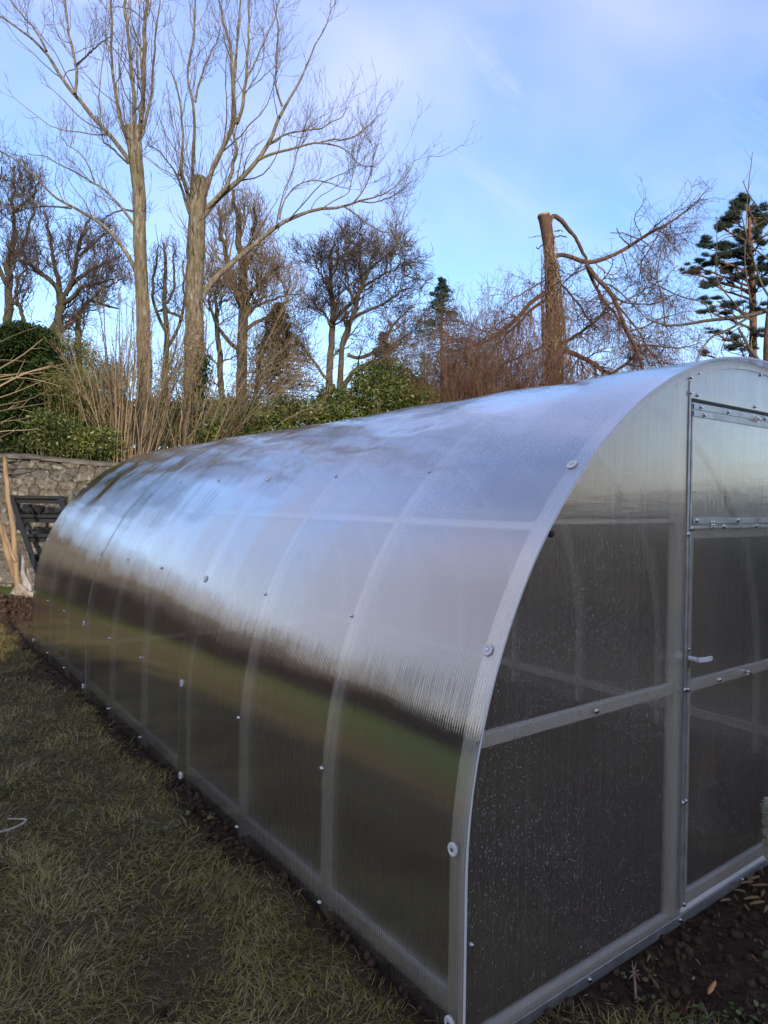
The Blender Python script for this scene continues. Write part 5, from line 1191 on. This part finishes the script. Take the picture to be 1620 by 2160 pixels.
leafy('bamboo_clump', 'low yellow-green bamboo in front of the tan stem clump', [(130, 840, 34, 40), (165, 820, 30, 40), (110, 810, 22, 30), (190, 860, 30, 40)], 13.4, 0.10, 0.014, 5000, M['leaf_bamboo'], M['stem_olive'], 0.5, None, 0.3)
leafy('bamboo_clump', 'sparse greenish bamboo in shade between the two pollards', [(350, 850, 46, 60), (330, 920, 50, 50), (365, 780, 30, 40), (450, 880, 40, 60)], 15.5, 0.11, 0.018, 7000, M['leaf_bamboo'], M['stem_olive'], 0.5, None, 0.3)
# the big dark cypress on the left: overlapping drooping sprays
def cypress():
    d = 13.5; blobs = [(20, 760, 95, 62), (-40, 800, 90, 90), (50, 720, 60, 34), (85, 740, 34, 34), (10, 850, 80, 70), (40, 910, 70, 50), (-60, 720, 60, 30), (70, 800, 36, 50), (-30, 930, 80, 50)]
    cs = []; ds = []
    for k, (x, y, rx, ry) in enumerate(blobs):
        m = int(rx*ry*1.1); u = nrm(rng.normal(size=(m, 3))); c0 = at(x, y, d+(0.4 if k % 2 else 0)); r = (0.58+0.62*fbm(u*np.array([2.6, 2.6, 4.2])+k, 3, 700+k))[:, None]*rng.uniform(0.85, 1.03, (m, 1))
        p = c0+u*r*np.array([msize(rx, d), msize(rx, d), msize(ry, d)]); cs.append(p); o = u.copy(); o[:, 2] = -0.35-0.4*rng.random(m); ds.append(nrm(o+rng.normal(0, .25, (m, 3))))
    C_ = np.concatenate(cs); D_ = np.concatenate(ds)
    C3 = np.repeat(C_, 6, 0)+rng.normal(0, .05, (len(C_)*6, 3)); D3 = nrm(np.repeat(D_, 6, 0)+rng.normal(0, .22, (len(C_)*6, 3)))
    v, q = leaves(C3, 0.11, 0.028, dirs=D3)
    S = empty('cypress_tree', at(20, 1000, d).tolist(), 'dense dark green cypress with drooping sprays above the stone wall', 'tree')
    v2, q2 = thick_tubes([limb([(20, 1010, 20), (22, 900, 17), (30, 800, 12), (36, 730, 5)], d, 0, 12), limb([(22, 880, 10), (-30, 820, 8), (-50, 760, 4)], d, 0, 10), limb([(25, 860, 8), (60, 800, 6), (80, 750, 3)], d, 0, 10)], 9)
    mesh_np('trunk', v2, q2, M['bark_oak'], S); mesh_np('crown', v, q, M['leaf_yew'], S)
cypress()
# bare bramble-like twigs in front of the cypress
BL = [[(-40, 795, 2), (0, 778, 2), (45, 755, 1.8), (90, 715, 1)], [(-40, 835, 2.4), (0, 816, 2.2), (50, 785, 2), (110, 772, 1.2)], [(-40, 790, 1.4), (30, 790, 1.3), (90, 787, 1)], [(0, 850, 1.3), (30, 852, 1.2), (70, 845, 1.1), (92, 828, .8)], [(-30, 875, 2), (0, 866, 1.8), (50, 858, 1.4), (105, 850, .8)], [(0, 905, 1.2), (40, 910, 1), (80, 905, .8)], [(-20, 935, 1.8), (5, 920, 1.5), (38, 905, .9)], [(30, 830, 1.1), (60, 815, 1), (100, 800, .7)], [(-20, 750, 1.2), (20, 762, 1), (48, 763, .7)], [(10, 885, 1), (50, 888, .9), (66, 878, .7)], [(40, 790, 1), (80, 800, .9), (130, 815, .7)], [(0, 720, 1), (40, 700, .9), (80, 690, .6)], [(95, 780, 1.2), (125, 770, 1), (140, 766, .6)]]
BL = [[(-115, 900, 3), (-75, (900+s[0][1])/2, 2.6)]+([(-40, s[0][1]+20, 1.8)] if s[0][0] > -10 else [])+s for s in BL]
Ls = [limb(s, 10.0, 0.0, 18, 0.02, k) for k, s in enumerate(BL)]; P, R = as_batch(Ls, 12); R = np.maximum(R, .0035)
b1 = grow(P, R, 4, 0.35, 5, (0.3, 0.8), (0, 0, 0.1), 0.1, 0.6, 0.1, 1, 0.4, 0.0028)
trunk_ = limb([(-190, 1150, 9), (-160, 1000, 8), (-110, 900, 6), (-40, 835, 3)], 10.0, 0, 14); sh2 = [limb([(-150, 980, 5), (-90, 880, 4), (-40, 800, 2.4)], 10.0, 0, 12), limb([(-120, 940, 4), (-60, 920, 3), (-20, 935, 2)], 10, 0, 12), limb([(-110, 900, 4), (-60, 780, 3), (-20, 750, 2), (0, 720, 1.4)], 10, 0, 12)]
P2_, R2_ = as_batch([trunk_]+sh2, 12)
shrub('hazel_shrub', 'thin leafless twigs reaching in over the wall in front of the cypress', trunk_[0, :3], [(P, R), (P2_, R2_), b1], M['stem_tan'])

# low shaded undergrowth behind the wall, one mass
n = 26000; u_ = rng.uniform(-5, 15, n); dn = rng.uniform(0.5, 5.5, n); hgt = rng.random(n)**1.2*(0.35+0.75*fbm(v3(u_*0.8, dn*0.8), 3, 66))
z0 = 1.62; C_ = w_pt(u_, dn, z0+hgt); v, q = leaves(C_, 0.12, 0.05, 1.0, 0.0)
tag(mesh_np('undergrowth', v, q, M['leaf_under']), 'dark low ground cover growing behind the stone wall', 'undergrowth', kind='stuff')
# distant hedge rows that close the view between the trunks
def hedge(name, label, P0, P1, H, thick, n, mat, L=0.16, W=0.07):
    t_ = rng.random(n); a = np.asarray(P0, float); b_ = np.asarray(P1, float); dv = b_-a; ln_ = np.linalg.norm(dv[:2]); nn2 = np.array([-dv[1], dv[0]])/ln_
    hh = H*(0.72+0.5*fbm(v3(t_*ln_*0.35, 0), 3, int(H*10))); f = rng.random(n)**0.6; th = rng.normal(0, thick*0.35, n)*(1-0.4*f)
    C_ = np.stack([a[0]+dv[0]*t_+nn2[0]*th, a[1]+dv[1]*t_+nn2[1]*th, a[2]+(b_[2]-a[2])*t_+f*hh], -1); v, q = leaves(C_, L, W)
    o = mesh_np(name, v, q, mat); return tag(o, label, 'hedge')
p0 = at(-200, 900, 22); p1 = at(560, 900, 20); p0[2] = p1[2] = 1.7
hedge('far_hedge', 'dark mixed hedge far behind the two pollards', p0, p1, 2.6, 1.6, 22000, M['leaf_under'], 0.18, 0.08)
p0 = at(520, 900, 22); p1 = at(1700, 900, 24); p0[2] = p1[2] = 1.7
hedge('far_hedge', 'low hedge line far behind the roof ridge and larch', p0, p1, 1.25, 1.6, 20000, M['leaf_under'], 0.18, 0.08)
hedge('added_side_hedge', 'unseen dark hedge added along the far long side to darken the greenhouse inside', (6.6, -3, -0.1), (6.6, 9.0, -0.1), 1.6, 1.3, 26000, M['leaf_under'], 0.16, 0.08)  # unseen hedge, added to darken what shows through the sheets
pw0 = w_pt(-15.5, -1.4, -0.1)[()]; pw1 = w_pt(-1.4, -1.4, -0.1)[()]
hedge('added_beech_hedge', 'low dark brown hedge added unseen before the stone wall to mirror as a dark band', pw0, pw1, 1.30, 0.7, 26000, M['leaf_beech'], 0.12, 0.07)  # added out of view so a dark band mirrors in the side sheets
# garden boundary on the lawn side, outside the frame, seen only mirrored in the sheets
hedge('boundary_hedge', 'clipped boundary hedge across the lawn from the greenhouse', (-15, -22, -0.1), (-15, 30, -0.1), 1.9, 1.6, 30000, M['leaf_under'], 0.30, 0.16)
for k, (x, y, h) in enumerate([(-22, 22, 9), (-30, 12, 8), (-26, 36, 10)]):
    Lk = [np.stack([np.full(10, x)+rng.normal(0, .1, 10), np.full(10, y)+rng.normal(0, .1, 10), np.linspace(-0.1, h*0.75, 10), np.linspace(.3, .1, 10)], -1)]
    P, R = as_batch(Lk, 10); c1 = grow(P, R, 26, h*0.4, 8, (0.5, 1.1), (0, 0, .2), .2, .5, .3, 1, .3, .03); c2 = grow(*c1, 10, h*.2, 6, (.4, 1), (0, 0, .2), .25, .6, .2, 1, .4, .02)
    tree('garden_tree', ['bare garden tree nearest the far lawn corner', 'lowest bare tree across the lawn', 'farthest bare tree beyond the hedge'][k], (x, y, -0.1), Lk, [c1, c2], OAK, 'trees across the lawn')
# ------------------------------------------------------------------ grass, weeds, clods
def in_view(p, margin=60):
    v = p-CAM; dep = v @ FW; x = 810+FPX*(v @ RT)/dep; y = 1080-FPX*(v @ UP)/dep
    return (dep > 0.3) & (x > -margin-1100) & (x < 1620+margin+60) & (y < 2160+margin*4), dep
def scatter(n, box, dens_pow=1.6, mindep=1.0):
    x = rng.uniform(box[0], box[1], n); y = rng.uniform(box[2], box[3], n)
    p = np.stack([x, y, np.zeros(n)], -1); ok, dep = in_view(p)
    ok &= rng.random(n) < np.clip((2.4/np.maximum(dep, 0.5))**dens_pow, 0, 1)
    return p[ok], dep[ok]
def blades(p, L, W, lean, curl, K=4):
    n = len(p); a = rng.uniform(0, 2*np.pi, n); wind = fbm(v3(p[:, 0]*2.2, p[:, 1]*2.2), 2, 90)*14
    a = np.where(rng.random(n) < 0.6, wind+rng.normal(0, .7, n), a)
    dirh = np.stack([np.cos(a), np.sin(a), np.zeros(n)], -1); side = np.stack([-np.sin(a), np.cos(a), np.zeros(n)], -1)
    L = L*rng.uniform(0.5, 1.4, n); th = lean*rng.uniform(0.5, 1.5, n); pts = [p]; cur = p
    rows = []
    for k in range(K):
        w = (W*(1-(k/(K-1))**1.5)+0.0002)[:, None] if not np.isscalar(W) else W*(1-(k/(K-1))**1.5)+0.0002
        rows.append(np.stack([cur-side*w, cur+side*w], 1))
        t = np.minimum(th+curl*k*rng.uniform(0.7, 1.3, n), 1.9)[:, None]
        cur = cur+(np.cos(t)*np.array([0, 0, 1])+np.sin(t)*dirh)*(L/(K-1))[:, None]
    V = np.stack(rows, 1); I = np.arange(n*K*2).reshape(n, K, 2)
    q = np.stack([I[:, :-1, 0], I[:, :-1, 1], I[:, 1:, 1], I[:, 1:, 0]], -1).reshape(-1, 4)
    return V.reshape(-1, 3), q
p1_, d1_ = scatter(1000000, (-7.0, 0.03, -1.3, 9.5), 1.35)
p2_, d2_ = scatter(60000, (0.0, 2.4, -1.3, -0.03), 1.2)
p = np.concatenate([p1_, p2_]); dep = np.concatenate([d1_, d2_])
sm = soil_mask(p[:, 0], p[:, 1]); clump = sstep(0.36, 0.62, fbm(v3(p[:, 0]*6, p[:, 1]*6), 3, 23))
keep = rng.random(len(p)) < np.clip((1-sm)*(0.26+0.95*clump), 0, 1)
frontp = (p[:, 1] < -0.02) & (p[:, 0] > 0.1); fc = sstep(0.52, 0.62, fbm(v3(p[:, 0]*3.2, p[:, 1]*3.2), 3, 29)+0.12*sstep(-0.25, -0.6, p[:, 1])*1.0)
keep = np.where(frontp, rng.random(len(p)) < 0.75*fc, keep)
p = p[keep]; dep = dep[keep]; p[:, 2] = ground_z(p[:, 0], p[:, 1])-0.004
dry = rng.random(len(p)) < 0.2
ws = 0.00075+0.00034*dep
ln_ = 0.026+0.024*fbm(v3(p[:, 0]*1.5, p[:, 1]*1.5), 2, 12)+0.004*dep
v, q = blades(p[~dry], ln_[~dry], ws[~dry], 1.08, 0.34); tag(mesh_np('grass', v, q, M['grass']), 'patchy trampled lawn grass beside the greenhouse', 'grass', kind='stuff')
v, q = blades(p[dry], ln_[dry]*1.15, ws[dry]*0.9, 1.05, 0.28); pm, dm = scatter(480000, (-7.0, 0.03, -1.3, 9.5), 1.3); km = rng.random(len(pm)) < (1-soil_mask(pm[:, 0], pm[:, 1]))*sstep(0.38, 0.62, fbm(v3(pm[:, 0]*4.5, pm[:, 1]*4.5), 3, 37))*0.8+0.15*(rng.random(len(pm)) < 0.3); pm = pm[km]; dm = dm[km]; pm[:, 2] = ground_z(pm[:, 0], pm[:, 1])+rng.uniform(0, .006, len(pm))
vm, qm = blades(pm, np.full(len(pm), 0.030)+0.004*dm, 0.0006+0.0003*dm, 1.42, 0.06)
tag(mesh_np('matted_grass', vm, qm, M['grass']), 'flattened olive grass matted between the tufts', 'grass', kind='stuff')
tag(mesh_np('dry_grass', v, q, M['grass_dry']), 'dead straw-coloured blades lying through the lawn', 'grass', kind='stuff')
print('blades', len(p))
# broad-leaved weeds
wp, wd_ = scatter(9000, (-2.5, 2.2, -1.2, 4.0), 1.2); fcl = fbm(v3(wp[:, 0]*2.6, wp[:, 1]*2.6), 3, 61); inside = (wp[:, 0] > 0.0) & (wp[:, 1] > -0.03)
kk = (fcl > 0.60-0.10*((wp[:, 0] > 0.5) & (wp[:, 1] < -0.25))) & ~inside & (rng.random(len(wp)) < 0.55); wp = wp[kk]
c = np.repeat(wp, 4, 0); c[:, :2] += rng.normal(0, 0.012, (len(c), 2)); c[:, 2] = ground_z(c[:, 0], c[:, 1])+rng.uniform(0.006, 0.03, len(c))
def round_leaves(C_, r):
    n = len(C_); nn3 = nrm(np.stack([rng.normal(0, .45, n), rng.normal(0, .45, n), np.ones(n)], -1)); a = nrm(np.cross(nn3, rng.normal(size=(n, 3)))); b_ = np.cross(nn3, a); r = r*rng.uniform(0.6, 1.3, (n, 1))
    ang = np.arange(6)*np.pi/3; V = np.stack([C_+r*(math.cos(t)*a*1.15+math.sin(t)*b_)*(0.8 if k == 3 else 1) for k, t in enumerate(ang)], 1); I = np.arange(n*6).reshape(n, 6)
    return V.reshape(-1, 3), np.concatenate([I[:, [0, 1, 2, 3]], I[:, [0, 3, 4, 5]]])
v, q = round_leaves(c, 0.0085); tag(mesh_np('weeds', v, q, M['weed']), 'small round-leaved weeds spread over soil and lawn', 'weeds', kind='stuff')
# soil crumbs and clods
cp, cd = scatter(60000, (-0.6, 2.6, -1.3, 7.0), 0.9); ins = (cp[:, 0] > 0.05) & (cp[:, 1] > -0.02); sm = soil_mask(cp[:, 0], cp[:, 1]); cp = cp[~ins & (rng.random(len(cp)) < sm*0.9)]
hp_ = np.stack([rng.normal(0.1, 0.5, 2500), rng.normal(8.2, 0.5, 2500), np.zeros(2500)], -1); hp_ = hp_[hp_[:, 1] > 6.2]; ii_ = rng.integers(0, len(hp_), 0)
cp = np.concatenate([cp, hp_]); r = 0.003+0.017*rng.random(len(cp))**4.5; r[-len(hp_):] *= 1.7
cp[:, 2] = ground_z(cp[:, 0], cp[:, 1])+r*0.3
ph = (1+5**.5)/2; ico = nrm(np.array([[-1, ph, 0], [1, ph, 0], [-1, -ph, 0], [1, -ph, 0], [0, -1, ph], [0, 1, ph], [0, -1, -ph], [0, 1, -ph], [ph, 0, -1], [ph, 0, 1], [-ph, 0, -1], [-ph, 0, 1]], float))
icf = np.array([[0, 11, 5], [0, 5, 1], [0, 1, 7], [0, 7, 10], [0, 10, 11], [1, 5, 9], [5, 11, 4], [11, 10, 2], [10, 7, 6], [7, 1, 8], [3, 9, 4], [3, 4, 2], [3, 2, 6], [3, 6, 8], [3, 8, 9], [4, 9, 5], [2, 4, 11], [6, 2, 10], [8, 6, 7], [9, 8, 1]])
V = cp[:, None, :]+ico[None]*r[:, None, None]*rng.uniform(0.6, 1.35, (len(cp), 12, 1))
tag(mesh_np('soil_clods', V.reshape(-1, 3), (icf[None]+12*np.arange(len(cp))[:, None, None]).reshape(-1, 3), M['soil'], None, True), 'crumbly dark soil clods round the greenhouse base', 'soil clods', kind='stuff')
# scattered straws, leaf bits
sp2, _ = scatter(9000, (-2.6, 2.3, -1.3, 5.0), 1.1); ins = (sp2[:, 0] > 0.0) & (sp2[:, 1] > -0.03); sp2 = sp2[~ins][:1500]; sp2[:, 2] = ground_z(sp2[:, 0], sp2[:, 1])+0.008
v, q = leaves(sp2, 0.028, 0.006, 0.15); tag(mesh_np('leaf_litter', v, q, M['chip']), 'scattered bits of dead leaf and bark', 'leaf litter', kind='stuff')
